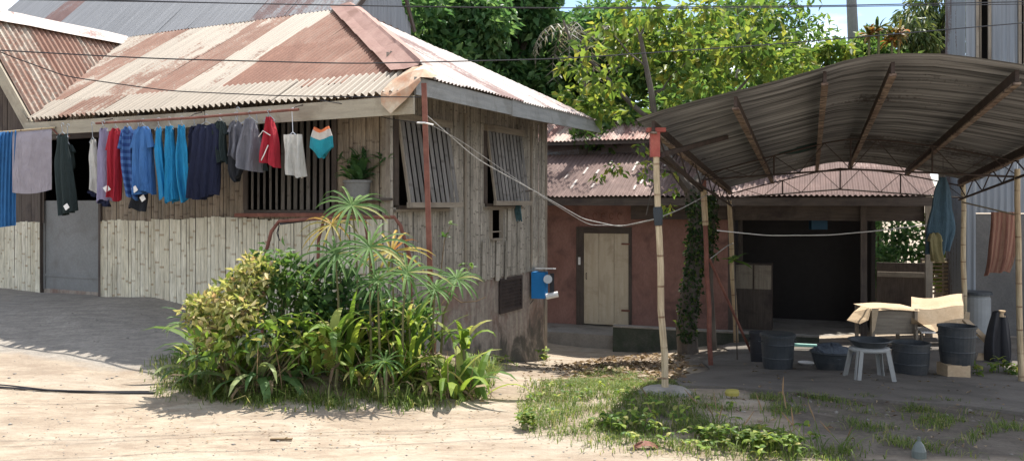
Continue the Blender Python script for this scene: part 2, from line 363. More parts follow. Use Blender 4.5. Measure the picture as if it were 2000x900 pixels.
col = n.mix(n.ramp(med, [(.36, 0.), (.62, 1.)]), (.26, .205, .15), (.36, .30, .225))
col = n.mix(n.ramp(big, [(.42, 0.), (.6, .55)]), col, (.33, .275, .21))
col = n.mix(n.ramp(st, [(.48, 0.), (.62, .7)]), col, (.22, .165, .12))
col = n.mix(n.ramp(fin, [(.4, .3), (.55, 0.)]), col, (.22, .17, .125))
col = n.mix(n.ramp(vor.outputs['Distance'], [(.08, .3), (.16, 0.)]), col, (.42, .38, .33))
rut = n.noise(n.map('Object', (.8, 1.5, 1)), 1.5, 8, .7, .6); col = n.mix(n.ramp(rut, [(.48, 0.), (.62, .6)]), col, (.22, .17, .125)); pale = n.noise(n.map('Object', (.8, 1.6, 1)), 1.1, 6, .65, .8); col = n.mix(n.ramp(pale, [(.5, 0.), (.66, .6)]), col, (.40, .35, .28))
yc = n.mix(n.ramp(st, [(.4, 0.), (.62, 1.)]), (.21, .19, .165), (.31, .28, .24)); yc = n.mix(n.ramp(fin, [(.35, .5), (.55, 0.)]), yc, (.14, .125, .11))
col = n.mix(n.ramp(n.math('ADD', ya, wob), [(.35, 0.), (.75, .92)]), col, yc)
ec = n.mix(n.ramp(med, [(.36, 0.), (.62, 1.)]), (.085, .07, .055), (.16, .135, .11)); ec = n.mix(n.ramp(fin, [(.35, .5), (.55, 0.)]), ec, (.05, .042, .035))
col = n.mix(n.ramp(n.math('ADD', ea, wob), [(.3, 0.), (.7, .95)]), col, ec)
n.bump(n.math('ADD', n.math('ADD', fin, med), st), .7, .02); n.out(col, .95)
M['ground'] = n.m
M['soil'] = surf('brown_soil', (.16, .115, .08), (.26, .2, .145), 3, .95, .8, dirt=(.09, .07, .05))
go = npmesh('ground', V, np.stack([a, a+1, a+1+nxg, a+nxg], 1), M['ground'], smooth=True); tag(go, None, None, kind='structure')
for nm_, vals in (('yard', yv), ('shaded_earth', ev)): go.data.attributes.new(nm_, 'FLOAT', 'POINT').data.foreach_set('value', vals.astype(np.float32))
# ---------------------------------------------------------------- frames
class Fr:
    def __init__(s, ox, oy, ux, uy):
        l = math.hypot(ux, uy); s.o = (ox, oy); s.U = (ux/l, uy/l); s.F = (-uy/l, ux/l)
    def __call__(s, u, f, z): return Vector((s.o[0]+s.U[0]*u+s.F[0]*f, s.o[1]+s.U[1]*u+s.F[1]*f, z))
    def u_at(s, px, f):     # where a pixel column meets the line f = const
        k = (px-1000)/FPX; ax = s.o[0]+s.F[0]*f; ay = s.o[1]+s.F[1]*f; return (k*ay-ax)/(s.U[0]-k*s.U[1])
    def f_at(s, px, u):
        k = (px-1000)/FPX; ax = s.o[0]+s.U[0]*u; ay = s.o[1]+s.U[1]*u; return (k*ay-ax)/(s.F[0]-k*s.F[1])
    def z_at(s, py, u, f): return -(py-HY)/FPX*s(u, f, 0).y
    def pf(s, px, py, f): u = s.u_at(px, f); return u, s.z_at(py, u, f)
    def ps(s, px, py, u): f = s.f_at(px, u); return f, s.z_at(py, u, f)
    def box(s, mb, u0, u1, f0, f1, z0, z1, tone=None):
        c = s((u0+u1)/2, (f0+f1)/2, (z0+z1)/2)
        A = [Vector((*s.U, 0))*(u1-u0)/2, Vector((*s.F, 0))*(f1-f0)/2, Vector((0, 0, (z1-z0)/2))]
        k = max(range(3), key=lambda i: A[i].length); A = A[(k+1) % 3:]+A[:(k+1) % 3]
        mb.obox(c, *A, tone)
H = Fr(-1.0, 9.4, .8944, -.4472)      # bamboo house: u to the right along the front, f inwards
K = Fr(1.325, 8.0, 1, -.3625)         # shed and rear house

def corr(mb, pos, u0, u1, lo, hi, lam=.085, amp=.014, sheet=.82, rows=None, tones=None, lift=.012, jag=.03, nrm=None, sub=5, samp=8):
    """corrugated sheets: pos(u, v) gives the surface, corrugations run along v; lo(u), hi(u) bound v"""
    k = 0; u = u0
    nrm = nrm or (pos((u0+u1)/2+.01, .5)-pos((u0+u1)/2, .5)).cross(pos((u0+u1)/2, .51)-pos((u0+u1)/2, .5)).normalized()
    if nrm.z < 0: nrm = -nrm
    rows = rows or [-99, 99]
    while u < u1-1e-6:
        ue = min(u+sheet, u1); ns = max(2, int(round((ue+.05-u)/lam*samp)))
        us = [u+(min(ue+.05, u1)-u)*i/ns for i in range(ns+1)]
        for r in range(len(rows)-1):
            t = tones(k, r) if tones else random.random()
            j0 = random.uniform(-jag, jag); tilt = random.uniform(-.012, .012); up = random.uniform(0, .008)
            a, b = rows[r]+j0*(r > 0), rows[r+1]+.1
            for i in range(ns):
                q = []
                va = [max(lo(x), a+tilt*(x-u)*3) for x in (us[i], us[i+1])]; vb = [min(hi(x), b) for x in (us[i], us[i+1])]
                if vb[0] <= va[0]+1e-4 and vb[1] <= va[1]+1e-4: continue
                vb = [max(vb[0], va[0]), max(vb[1], va[1])]
                for s in range(sub+1):
                    row = []; 
                    for c in (0, 1):
                        x = us[i+c]; v = va[c]+(vb[c]-va[c])*s/sub
                        h = amp*math.sin(2*math.pi*x/lam)+up-lift*r+.006*math.sin(v*2.1+k*1.7)
                        row.append((pos(x, v)+nrm*h, (x, v)))
                    q.append(row)
                mb.grid([[c[0] for c in row] for row in q], [[c[1] for c in row] for row in q], t)
        u = ue; k += 1
def slats(mb, pt, u0, u1, zlo, zhi, w=.055, holes=(), bulge=.012, jig=.01, gap=.004, toner=None):
    """vertical split-bamboo strips; pt(u, d, z): d outwards"""
    u = u0
    while u < u1:
        ww = w*random.choice([random.uniform(.55, .9), random.uniform(.8, 1.2), random.uniform(1.1, 1.7)]); uc = u+ww/2; segs = [(zlo(uc)+random.uniform(-jig, jig), zhi(uc)+random.uniform(-jig, jig))]
        for h in holes:
            if h[0] < uc < h[1]:
                ns = []
                for a, b in segs:
                    if h[2] > a: ns.append((a, min(b, h[2])))
                    if h[3] < b: ns.append((max(a, h[3]), b))
                segs = [x for x in ns if x[1]-x[0] > .03]
        t = toner(uc) if toner else random.random(); du = random.uniform(-.004, .004); off = random.uniform(0, .006)
        for a, b in segs:
            rows = []; uvs = []; so = random.random()*5
            for z in (a, (a+b)/2, b):
                dd = random.uniform(-.003, .003)
                rows.append([pt(u+gap/2+(ww-gap)*q+du*(z-a)+dd, off+bulge*math.sin(math.pi*q), z) for q in (0, .2, .5, .8, 1)])
                uvs.append([(u+ww*q, z+so) for q in (0, .2, .5, .8, 1)])
            mb.grid(rows, uvs, t)
        u += ww
def fbeam(name, fr, a, b, w, h, m, parent, up=(0, 0, 1)):
    mb = MB(); mb.beam(fr(*a), fr(*b), w, h, up); return mb.build(name, m, parent)
def lin(a, b):
    return lambda x: a[1]+(b[1]-a[1])*(x-a[0])/(b[0]-a[0])
# ---------------------------------------------------------------- bamboo house
house = thing('bamboo_house', 'weathered split bamboo house with hipped rusty corrugated roof', 'house', H(-3, 2.5, -1.6))
RUN = 2.75; UA = -3.18
def frontz(u, f): return 1.395+(3.15-1.395)*f/RUN+.0*u
FP = lambda u, f: H(u, f, frontz(u, f))
def flo(u): return -.28 if u > -6.85 else max(-.28, (-u-6.85)/1.62*2.7)
def fhi(u): return RUN if u < UA else RUN*(-u)/(-UA)
tn = {}
def ftone(k, r):
    u = -8.47+.5*k*1.64; 
    pat = [(.45, .5, .5), (.62, .72, .25), (.7, .75, .1), (.2, .35, .35), (.55, .2, .3), (.2, .75, .55), (.25, .85, .8), (.18, .95, .75), (.2, .85, .5), (.2, .5, .3), (.15, .4, .2)]
    return pat[min(k, len(pat)-1)][min(r, 2)]+random.uniform(-.06, .06)
mb = MB(); corr(mb, FP, -8.47, -.02, flo, fhi, rows=[.05, 1.35, 3], tones=lambda k, r: ([.66, .5][r] if k > 4 else [.45, .42][r])+[.0, .3, -.2, .1, .25, -.25, .3, .28, .15, .2, -.3][k % 11]+random.uniform(-.08, .08), jag=.16)
corr(mb, lambda u, v: FP(u, v)+Vector((0, 0, .02)), -6.9, -.02, flo, lambda u: min(.22, fhi(u)), lam=.1, amp=.024, sheet=.8, rows=[-.34, .3], jag=.05, sub=3, tones=lambda k, r: .2+random.uniform(-.15, .15)+(.3 if k < 2 else 0))
roof = mb.build('roof', M['roof_front'], house)
def sidez(u): return 1.45+(3.15-1.45)*(-u)/(-UA)
mb = MB()
corr(mb, lambda f, v: H(-v, f, sidez(-v)), .0, 5.55, lambda f: -.05, lambda f: min(f/2.75, (5.55-f)/2.8)*3.18, rows=[-.1, 1.9, 4], tones=lambda k, r: [.3, .2, .5, .2, .25, .45, .35][k % 7]+random.uniform(-.05, .05), amp=.012)
mb.build('side_roof', M['roof_side'], house)
mb = MB()
corr(mb, lambda u, v: H(u, 5.55-v, 1.42+1.73*v/2.8), -8.4, 0, lambda u: -.02, lambda u: 2.8 if u < UA else 2.8*(-u)/3.18)
mb.build('rear_roof', M['roof_front'], house)
# wing with its own ridge on the left
WZ = 3.12
def wingp(f, v): u = -8.47+v; return H(u, f, WZ-v/1.62*1.9)
mb = MB(); corr(mb, wingp, -.12, 2.72, lambda f: 0, lambda f: 1.62*(1-max(f, 0)/2.7)+.03, lam=.1, amp=.02, tones=lambda k, r: .62+random.uniform(-.12, .12))
corr(mb, lambda f, v: H(-8.47-v, f, WZ-v/1.62*1.9), -.12, 5.0, lambda f: 0, lambda f: 1.9, lam=.1, amp=.02)
mb.build('wing_roof', M['roof_front'], house)
mb = MB()
rows = []
for f in np.linspace(-.16, 2.75, 8):
    dz = random.uniform(-.012, .012)
    rows.append([H(-8.47+du, f, WZ+.05+dz-abs(du)*.9) for du in (-.2, -.04, 0, .04, .26)])
mb.grid(rows, [[(x, y) for x in (0, .16, .2, .24, .46)] for y in np.linspace(0, 3, 8)], .38)
mb.build('wing_ridge_cap', M['roof_side'], house)
# hip flashing: bent strips laid along the hip
mb = MB(); nst = 4
for s in range(nst):
    rows = []; uv = []
    for q in (0, .5, 1.06):
        t = .05+(s+q)/nst*.95; b = Vector(H(UA*t, RUN*t, 1.395+(3.15-1.395)*t))
        r = []
        for w in (-.46, -.24, -.02, .02, .18, .34):
            if w < 0: p = H(UA*t+w*.9, RUN*t, frontz(0, RUN*t)+.045)
            else: p = H(UA*t, RUN*t+w*.9, sidez(UA*t)+.05)
            if abs(w) < .03: p.z += .03
            r.append(p+Vector((0, 0, .012*(nst-s)+random.uniform(-.006, .006))))
        rows.append(r); uv.append([(w, t*4) for w in (0, .16, .32, .36, .5, .6)])
    mb.grid(rows, uv, .5)
mb.build('hip_cap', M['flash'], house)
mb = MB()
c = [[(-.40, -.30, 1.25), (-.25, -.33, 1.19), (-.03, -.30, 1.29), (.08, -.22, 1.40), (.1, .0, 1.42)],
     [(-.40, -.1, 1.40), (-.25, -.08, 1.46), (-.1, -.1, 1.50), (.02, -.05, 1.52), (.09, .12, 1.46)],
     [(-.34, .15, 1.56), (-.25, .15, 1.60), (-.12, .15, 1.60), (-.05, .2, 1.57), (.02, .25, 1.51)]]
mb.grid([[H(*q) for q in r] for r in c], [[(j*.2, i*.2) for j in range(5)] for i in range(3)], .5)
mb.grid([[H(*c[0][j]) for j in range(4)], [H(c[0][j][0]+.02, c[0][j][1]-.02, c[0][j][2]-[.14, .2, .12, .05][j]) for j in range(4)]], [[(j*.2, i*.1) for j in range(4)] for i in range(2)], .5)
o = mb.build('corner_flashing', M['patch'], house)
# fascias
mb = MB(); mb.beam(H(-6.9, -.25, 1.09), H(-3.2, -.25, 1.075), .03, .19); mb.beam(H(-3.18, -.252, 1.075), H(.02, -.252, 1.09), .032, .21)
mb.build('front_fascia', M['fascia'], house)
mb = MB(); mb.beam(H(-.0, -.2, 1.31), H(.0, 2.2, 1.31), .03, .2); mb.beam(H(.003, 2.21, 1.312), H(.003, 5.72, 1.34), .03, .23); mb.build('side_fascia', M['fascia_side'], house)
mb = MB(); mb.beam(H(-6.88, -.18, 1.1), H(-8.6, -.18, 3.12), .03, .2); mb.beam(H(-6.83, -.2, 1.06), H(-7.1, -.2, 1.36), .035, .12); mb.build('barge_board', M['fascia'], house)
mb = MB()
for u in np.arange(-6.3, -.2, .9): fe_ = min(1.5, -u*.86-.15); mb.beam(H(u, -.2, 1.17), H(u, fe_, 1.17+(fe_+.2)*.63), .05, .08)
for f in (.7, 1.6, 2.5, 3.4, 4.3, 5.1): ue_ = min(1.2, f*1.15-.2, (5.5-f)*1.1-.1); mb.beam(H(-.03, f, 1.33), H(-ue_, f, 1.33+ue_*.52), .05, .08) if ue_ > .2 else None
mb.build('rafters', M['darkwood'], house)
FW = .5; SW = -.9
# front wall : weathered strips above, cream mat below, door at left
hu = lambda px: H.u_at(px, FW)
dz0 = H.z_at(385, hu(140), FW); zmid = lambda u: H.z_at(432 if u < hu(300) else 426, u, FW)
w0, w1 = hu(482), hu(655); wz0, wz1 = H.z_at(414, hu(560), FW), 1.25
d0, d1 = hu(80), hu(199)
fpt = lambda u, d, z: H(u, FW-d, z)
mb = MB(); slats(mb, fpt, -7.4, SW, lambda u: zmid(u)-.02, lambda u: 1.55, .075, [(w0, w1, wz0, wz1), (d0, d1, -2, 1.0)], toner=lambda u: random.random()*(.5 if u < hu(500) else .9))
mb.build('front_wall', M['bam_old'], house)
mb = MB(); slats(mb, fpt, -10.8, d0, lambda u: H.z_at(433, u, FW)-.02, lambda u: 1.45+1.1*max(0, 1-abs(u+8.47)/1.62), .15, bulge=.004)
mb.build('gable_wall', M['darkwood'], house)
mpt = lambda u, d, z: H(u, FW-.03-d, z)
mb = MB(); slats(mb, mpt, d1+.01, hu(752), lambda u: gz(*H(u, FW, 0)[:2])-.02, lambda u: zmid(u)+.02*math.sin(u*3), .062, bulge=.013, jig=.012)
mb.build('mat_panel', M['bam_cream'], house)
mb = MB(); slats(mb, mpt, -10.5, d0-.02, lambda u: gz(*H(u, FW, 0)[:2])-.02, lambda u: H.z_at(433, u, FW), .062, bulge=.013, jig=.012)
mb.build('mat_panel', M['bam_cream'], house)
# door: dark upper opening, grey sheet below, set a little back
mb = MB(); zt = H.z_at(388, (d0+d1)/2, FW); H.box(mb, d0+.04, d1-.02, FW+.03, FW+.05, -1.46, zt-.03); H.box(mb, d0+.05, d1-.03, FW+.015, FW+.03, -1.19, -1.155); H.box(mb, d0+.04, d0+.08, FW+.012, FW+.03, -1.4, zt-.04); H.box(mb, d1-.06, d1-.02, FW+.012, FW+.03, -1.4, zt-.04)
dr = mb.build('lower_door', M['sheet'], house)
mb = MB(); H.box(mb, d0-.01, d0+.04, FW-.04, FW+.06, -1.46, 1.1); H.box(mb, d1-.02, d1+.03, FW-.05, FW+.06, -1.46, 1.1); H.box(mb, d0-.01, d1+.03, FW-.045, FW+.06, 1.0, 1.1)
mb.build('door_frame', M['darkwood'], house)
# front window of upright slats
def window(pt, u0, u1, z0, z1, fr_w=.05, n=9, tilt=0., parent=None, rail=True):
    """pt(u,d,z) ; slats in a frame; tilt pushes the lower edge outwards"""
    mb = MB()
    for a, b in (((u0, z0), (u1, z0)), ((u0, z1), (u1, z1))): mb.beam(pt(a[0], .02, a[1]), pt(b[0], .02, b[1]), .07, fr_w)
    for u in (u0, u1): mb.beam(pt(u, .018, z0+fr_w/2), pt(u, .018, z1-fr_w/2), .065, fr_w)
    return mb
win = window(fpt, w0, w1, wz0, wz1, n=12).build('window', M['darkwood'], house)
mb = MB()
nw = 13
for i in range(nw):
    u = w0+.06+(w1-w0-.12)*(i+.5)/nw; w = (w1-w0)/nw*(.5 if i > 4 else .3)
    mb.beam(fpt(u, .01, wz0+.03), fpt(u+random.uniform(-.01, .01), .01, wz1-.02), w, .012, up=(*H.F, 0))
mb.build('slat_screen', M['slat'], win)
mb = MB(); mb.beam(fpt(w0-.12, .06, wz0-.045), fpt(w1+.14, .06, wz0-.03), .1, .05); mb.build('sill', M['rust'], win)
mb = MB(); mb.beam(fpt(w1+.14, .05, wz0-.02), fpt(SW-.05, .05, wz0-.02), .09, .07); mb.build('ledge_board', M['darkwood'], house)
# side wall
spt = lambda f, d, z: H(SW+d, f, z)
hf = lambda px: H.f_at(px, SW)
ZB = -1.19
fe = hf(1063)
a1 = (hf(772), hf(872)); a2 = (hf(946), hf(1014))
zs1 = H.z_at(404, SW, a1[1]); zt1 = 1.07; zs2 = H.z_at(400, SW, a2[1]); zt2 = H.z_at(252, SW, a2[0])
b3 = (hf(956), hf(977)); z3 = (H.z_at(468, SW, b3[0]), H.z_at(408, SW, b3[0]))
mb = MB(); slats(mb, spt, FW+.02, fe, lambda f: ZB+.0*f, lambda f: 1.9, .05, [(a1[0], a1[1], zs1, zt1), (a2[0], a2[1], zs2, zt2), (b3[0], b3[1], z3[0], z3[1])], bulge=.012, jig=.02, toner=lambda f: random.random()*.8+.1)
mb.build('side_wall', M['bam_side'], house)
# loose vertical boards under the second window
mb = MB()
for px, y0, y1, w in ((940, 470, 545, .09), (968, 468, 548, .12), (990, 405, 520, .12), (984, 470, 545, .05)):
    f = hf(px); mb = MB(); mb.beam(spt(f, .035, H.z_at(y1, SW, f)), spt(f+.02, .035, H.z_at(y0, SW, f)), .012, w, up=(*H.F, 0)); mb.build('patch_board', M['bam_side'], house)
for (fa, fb), z0, z1, op, nn, off in ((a1, zs1, zt1, .17, 10, .0), (a2, zs2, zt2, .15, 10, .0)):
    wd = window(spt, fa, fb, z0, z1).build('window', M['darkwood'], house)
    mb = MB(); H.box(mb, SW+.0, SW+.05, fa-.06, fb+.08, z0-.06, z0-.025)
    mb.build('sill', M['wood'], wd)
    mb = MB()
    for i in range(nn):
        f = fa+.02+(fb-fa-.02)*(i+.5)/nn; w = (fb-fa)/nn*.72
        # half round slat leaning outwards at the bottom
        rows = []; uvs = []
        for z, dd in ((z1-.01, .05), ((z0+z1)/2, .05+op/2), (z0+.05, .05+op)):
            rows.append([H(SW+dd+.022*math.sin(math.pi*q), f-w/2+w*q, z) for q in (0, .25, .5, .75, 1)]); uvs.append([(w*q, z) for q in (0, .25, .5, .75, 1)])
        mb.grid(rows, uvs, random.random()); 
    sh = mb.build('shutter', M['shutter'], wd)
    mb = MB(); mb.beam(H(SW+.05+op, fa-.03, z0+.03), H(SW+.05+op, fb+.05, z0+.03), .05, .07); mb.beam(H(SW+.045, fa-.03, z1+.02), H(SW+.045, fb+.05, z1+.02), .06, .1)
    mb.beam(H(SW+.035, fa+.02, z1-.02), H(SW+.035+op, fa+.02, z0+.05), .03, .03); mb.beam(H(SW+.035, fb-.02, z1-.02), H(SW+.035+op, fb-.02, z0+.05), .03, .03)
    mb.build('rail', M['wood'], sh)
f_, z_ = sum(b3)/2, z3
mb = window(spt, b3[0], b3[1], z3[0], z3[1], fr_w=.035); sw_ = mb.build('window', M['wood'], house)
mb = MB(); mb.beam(spt(b3[0], .02, z3[0]+.12), spt(b3[1], .02, z3[0]+.12), .02, .02); mb.build('bar', M['wood'], sw_)
mb = MB(); H.box(mb, SW-.03, SW+.03, FW-.04, FW+.05, -1.95, 1.5); mb.build('corner_post', M['wood'], house)
mb = MB(); H.box(mb, SW-.06, SW+.02, fe, fe+.09, -2.9, 1.7); mb.build('corner_post', M['wood'], house)
for px in (905, 1035): mb = MB(); H.box(mb, SW+.012, SW+.03, hf(px), hf(px)+.05, -1.15, 1.3); mb.build('wall_batten', M['wood'], house)
# foundation
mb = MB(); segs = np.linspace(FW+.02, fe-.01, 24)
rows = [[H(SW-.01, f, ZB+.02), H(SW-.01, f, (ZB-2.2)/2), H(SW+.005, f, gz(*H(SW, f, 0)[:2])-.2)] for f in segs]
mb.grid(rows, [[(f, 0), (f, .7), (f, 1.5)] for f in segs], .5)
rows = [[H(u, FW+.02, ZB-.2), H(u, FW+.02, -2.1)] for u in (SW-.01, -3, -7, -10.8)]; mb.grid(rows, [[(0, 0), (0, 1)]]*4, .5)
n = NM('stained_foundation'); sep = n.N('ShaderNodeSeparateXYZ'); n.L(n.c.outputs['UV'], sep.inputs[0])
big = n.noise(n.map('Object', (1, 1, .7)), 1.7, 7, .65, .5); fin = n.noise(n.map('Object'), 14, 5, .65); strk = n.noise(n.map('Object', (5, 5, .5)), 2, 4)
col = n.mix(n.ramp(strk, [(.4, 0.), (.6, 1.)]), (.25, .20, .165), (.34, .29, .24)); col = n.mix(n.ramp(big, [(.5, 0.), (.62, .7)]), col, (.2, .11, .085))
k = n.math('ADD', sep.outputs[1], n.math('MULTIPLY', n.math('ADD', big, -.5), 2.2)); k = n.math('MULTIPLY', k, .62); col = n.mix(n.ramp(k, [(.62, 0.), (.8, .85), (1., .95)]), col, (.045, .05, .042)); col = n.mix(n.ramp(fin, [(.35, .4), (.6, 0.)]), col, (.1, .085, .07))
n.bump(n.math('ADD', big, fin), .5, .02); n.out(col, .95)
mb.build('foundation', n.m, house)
mb = MB(); fv = (hf(976), hf(1016)); zv = (H.z_at(609, SW, fv[0]), H.z_at(548, SW, fv[0]))
H.box(mb, SW+.0, SW+.03, fv[0]-.03, fv[1]+.03, zv[0]-.03, zv[0]+.02); H.box(mb, SW, SW+.03, fv[0]-.03, fv[1]+.03, zv[1]-.02, zv[1]+.03); H.box(mb, SW, SW+.03, fv[0]-.03, fv[0]+.01, zv[0]+.02, zv[1]-.02); H.box(mb, SW, SW+.03, fv[1]-.01, fv[1]+.03, zv[0]+.02, zv[1]-.02)
H.box(mb, SW-.02, SW+.004, fv[0], fv[1], zv[0], zv[1])
for i in range(9):
    z = zv[0]+.03+(zv[1]-zv[0]-.05)*i/8; mb.beam(H(SW+.014, fv[0]+.01, z), H(SW+.014, fv[1]-.01, z), .016, .014)
mb.build('vent', M['rustdark'], house)
# dark inside shell so that openings read as rooms
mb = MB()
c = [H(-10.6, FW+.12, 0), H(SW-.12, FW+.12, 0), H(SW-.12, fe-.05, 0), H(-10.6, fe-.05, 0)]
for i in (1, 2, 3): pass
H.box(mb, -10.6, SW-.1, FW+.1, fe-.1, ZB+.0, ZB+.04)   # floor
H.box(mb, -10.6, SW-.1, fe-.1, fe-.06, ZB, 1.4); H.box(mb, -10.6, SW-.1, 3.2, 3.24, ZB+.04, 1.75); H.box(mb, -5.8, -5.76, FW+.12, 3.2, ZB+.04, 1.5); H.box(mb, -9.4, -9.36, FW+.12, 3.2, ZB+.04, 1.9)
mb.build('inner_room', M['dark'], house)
# ---------------------------------------------------------------- taller house behind
th = thing('tall_house', 'tall grey metal roof rising behind the bamboo house ridge', 'house', H(-7, 5.5, -1.8))
mb = MB(); s7 = .7071
def upp(u, v): return H(u, 2.95+v*.75, 3.0+v*.75)
ul = lambda u: max(0, (-u-13.0)*1.0)
corr(mb, upp, -15.5, -3.42, ul, lambda u: min(4.2, 1.67+(-3.42-u)*1.025), lam=.09, amp=.01, sheet=.8, rows=[-.1, 2.2, 5], tones=lambda k, r: .85 if k == 3 else (.65 if k >= 12 else random.uniform(.15, .4)), sub=3)
mb.build('roof', M['roof_grey'], th)
mb = MB(); corr(mb, lambda u, v: H(u, 9.25-v*.75, 3.0+v*.75), -15.5, -5.7, lambda u: min(4.2, max(ul(u), (5.05-(-3.42-u)/1.3)/.75)), lambda u: 4.2, lam=.09, amp=.01, sub=1, samp=4); mb.build('rear_roof', M['roof_grey'], th)
mb = MB()
g1, g2 = H.ps(806, 52, -3.45), H.ps(785, 0, -3.45)
hi_ = lambda f: min(3.0+(f-2.95)-.02, g1[1]+(g2[1]-g1[1])/(g2[0]-g1[0])*(f-g1[0]) if f > 3.3 else 9)
corr(mb, lambda f, v: H(-3.48, f, v), 3.0, g1[0], lambda f: 2.0, lambda f: max(2.0, hi_(f)), lam=.1, amp=.014, nrm=Vector((.894, -.447, 0)), tones=lambda k, r: .3)
mb.build('gable_wall', M['tin'], th)
mb = MB(); mb.beam(H(-3.42, g1[0]+.02, g1[1]-.1), H(-3.42, g2[0]-.15, g2[1]+.5), .04, .07); mb.beam(H(-3.44, 3.0, 3.03), H(-3.44, 4.0, 4.03), .03, .08); mb.build('barge_board', M['darkwood'], th)
mb = MB(); H.box(mb, -14, -5.6, 5.6, 5.7, -2.2, 3.2); H.box(mb, -14, -9.6, 8.6, 8.7, -2.2, 3.2); mb.build('wall', M['wood'], th)
mb = MB(); FF = [4.3, 5, 6.1, 7, 8, 9.1]; mb.grid([[H(-3.5-(f-4.2)*1.3, f, -2.2) for f in FF], [H(-3.5-(f-4.2)*1.3, f, 3.0+min(f-2.95, 9.25-f)-.05) for f in FF]], [[(f, 0) for f in FF], [(f, 4) for f in FF]], .3); mb.build('end_wall', M['tin'], th)
# ---------------------------------------------------------------- rear house (rust-red stucco, long low roof)
# shed coordinates: a to the right (unscaled), t to the back
def SH(a, t, z=0): return Vector((1.325+a+.3625*t, 8-.3625*a+t, z))
AK = math.sqrt(1+.3625**2)
def kf(a, t): return a*AK, t*AK
RF = 8.3*AK+1.35*1.0   # depth (K frame) of the rear house wall
rw = RF; KU = lambda px, f=rw: K.u_at(px, f)
bh = thing('red_stucco_house', 'low rust red stucco house with long brown corrugated roof and dark open porch', 'house', K(0, rw, -2.8))
uL, uR = KU(985), K.u_at(1832, rw-1.0); uW = KU(1424)
EF = rw-1.05; ez = lambda u: K.z_at(384, u, EF)
eL, eR = K.u_at(880, EF), K.u_at(1832, EF); EZ = .13
q = lambda u, v: K(u, EF+v*.93, EZ+v*.37)
mb = MB(); corr(mb, q, eL, eR, lambda u: 0, lambda u: 2.9, lam=.1, amp=.017, sheet=.8, rows=[-.1, 1.5, 4], tones=lambda k, r: random.uniform(.35, .8) if k < 9 else [.45, .3][r]+random.uniform(0, .35), jag=.05)
mb.build('roof', M['roof_back'], bh)
# streaks of bare metal are lap joints: thin strips lying on the roof
for i in range(17):
    u = random.uniform(K.u_at(1070, EF), K.u_at(1420, EF)); v = random.uniform(.3, 2.4); L = random.uniform(.2, .7)
    mb = MB(); mb.face([q(u, v)+Vector((0, 0, .022)), q(u+.05, v)+Vector((0, 0, .022)), q(u+.05, v+L)+Vector((0, 0, .022)), q(u, v+L)+Vector((0, 0, .022))], tone=0); mb.build('bare_strip', M['roof_side'], bh)
# clerestory and upper roof
UF = EF+2.75; cz0, cz1 = q(0, 2.9).z-.05, K.z_at(276, K.u_at(1160, UF-.4), UF-.4)
u2 = K.u_at(1500, UF)
mb = MB(); K.box(mb, eL, u2, UF, UF+.06, cz0, cz1+.05); mb.build('clerestory_wall', M['tin'], bh)
mb = MB(); uo = K.u_at(1165, UF); K.box(mb, uo-.12, uo+.12, UF-.03, UF-.005, cz0+.13, cz1-.12); mb.build('clerestory_dark_panel', M['dark'], bh)  # dark panel on the solid wall, its colour gives the opening's shade
q2 = lambda u, v: K(u, UF-.45+v*.92, cz1+.02+v*.36)
e2L = K.u_at(900, UF-.4)
mb = MB(); corr(mb, q2, e2L, u2+.4, lambda u: 0, lambda u: 1.9, lam=.1, amp=.017, rows=[-.1, 1.9], tones=lambda k, r: random.uniform(.2, .85))
corr(mb, lambda u, v: K(u, UF-.45+3.5-v*.92, cz1+.02+v*.36), e2L, u2+.4, lambda u: 0, lambda u: 1.9, lam=.1, amp=.017, sub=1)
mb.build('upper_roof', M['roof_upper'], bh)
mb = MB(); pts = [K(u, UF-.45+1.9*.92, cz1+.07+1.9*.36+random.uniform(-.02, .02)) for u in np.linspace(e2L, u2+.4, 14)]; mb.tube(pts, .07, 8); mb.build('ridge_cap', M['roof_side'], bh)
mb = MB(); mb.beam(K(e2L, UF-.4, cz1-.03), K(u2, UF-.4, cz1-.03), .03, .1); mb.build('upper_fascia', M['darkwood'], bh)
# walls
FZ = K.z_at(636, KU(1185), rw)
du0, du1 = KU(1126), KU(1234)
mb = MB()
K.box(mb, uL, du0, rw, rw+.12, -3.3, .2); K.box(mb, du1, uW, rw, rw+.12, -3.3, .2)
K.box(mb, du0+.002, du1-.002, rw+.002, rw+.12, -.72, .2)
mb.build('stucco_wall', M['redwall'], bh)
mb = MB(); g = .003
dd0, dd1 = KU(1140), KU(1228); zt_ = K.z_at(455, dd0, rw); 
K.box(mb, du0, dd0, rw-.03, rw+.08, FZ-.02, zt_+.14); K.box(mb, dd1, du1, rw-.03, rw+.08, FZ-.02, zt_+.14); K.box(mb, dd0, dd1, rw-.03, rw+.08, zt_, zt_+.14)
mb.build('door_frame', M['darkwood'], bh)
mb = MB(); m3 = dd0+(dd1-dd0)*.68
K.box(mb, dd0+.005, dd0+(dd1-dd0)*.34-.004, rw+.0, rw+.04, FZ+.03, zt_-.005, .3); K.box(mb, dd0+(dd1-dd0)*.34+.002, m3-.004, rw+.0, rw+.04, FZ+.03, zt_-.005, .6); K.box(mb, m3+.004, dd1-.005, rw-.004, rw+.036, FZ+.03, zt_-.005, .5)
K.box(mb, dd0+.02, dd1-.02, rw-.012, rw-.004, FZ+.03, FZ+.07, .5)
dr = mb.build('door', M['door'], bh)
mb = MB(); mb.beam(K(dd0-.09, rw-.05, zt_-.72), K(dd0-.09, rw-.05, zt_-.55), .05, .03); mb.build('door_latch', M['white'], bh)
for z in (zt_-.25, FZ+.35):
    mb = MB(); K.box(mb, dd1-.16, dd1+.03, rw-.035, rw-.014, z, z+.035); mb.build('hinge', M['rust'], dr)
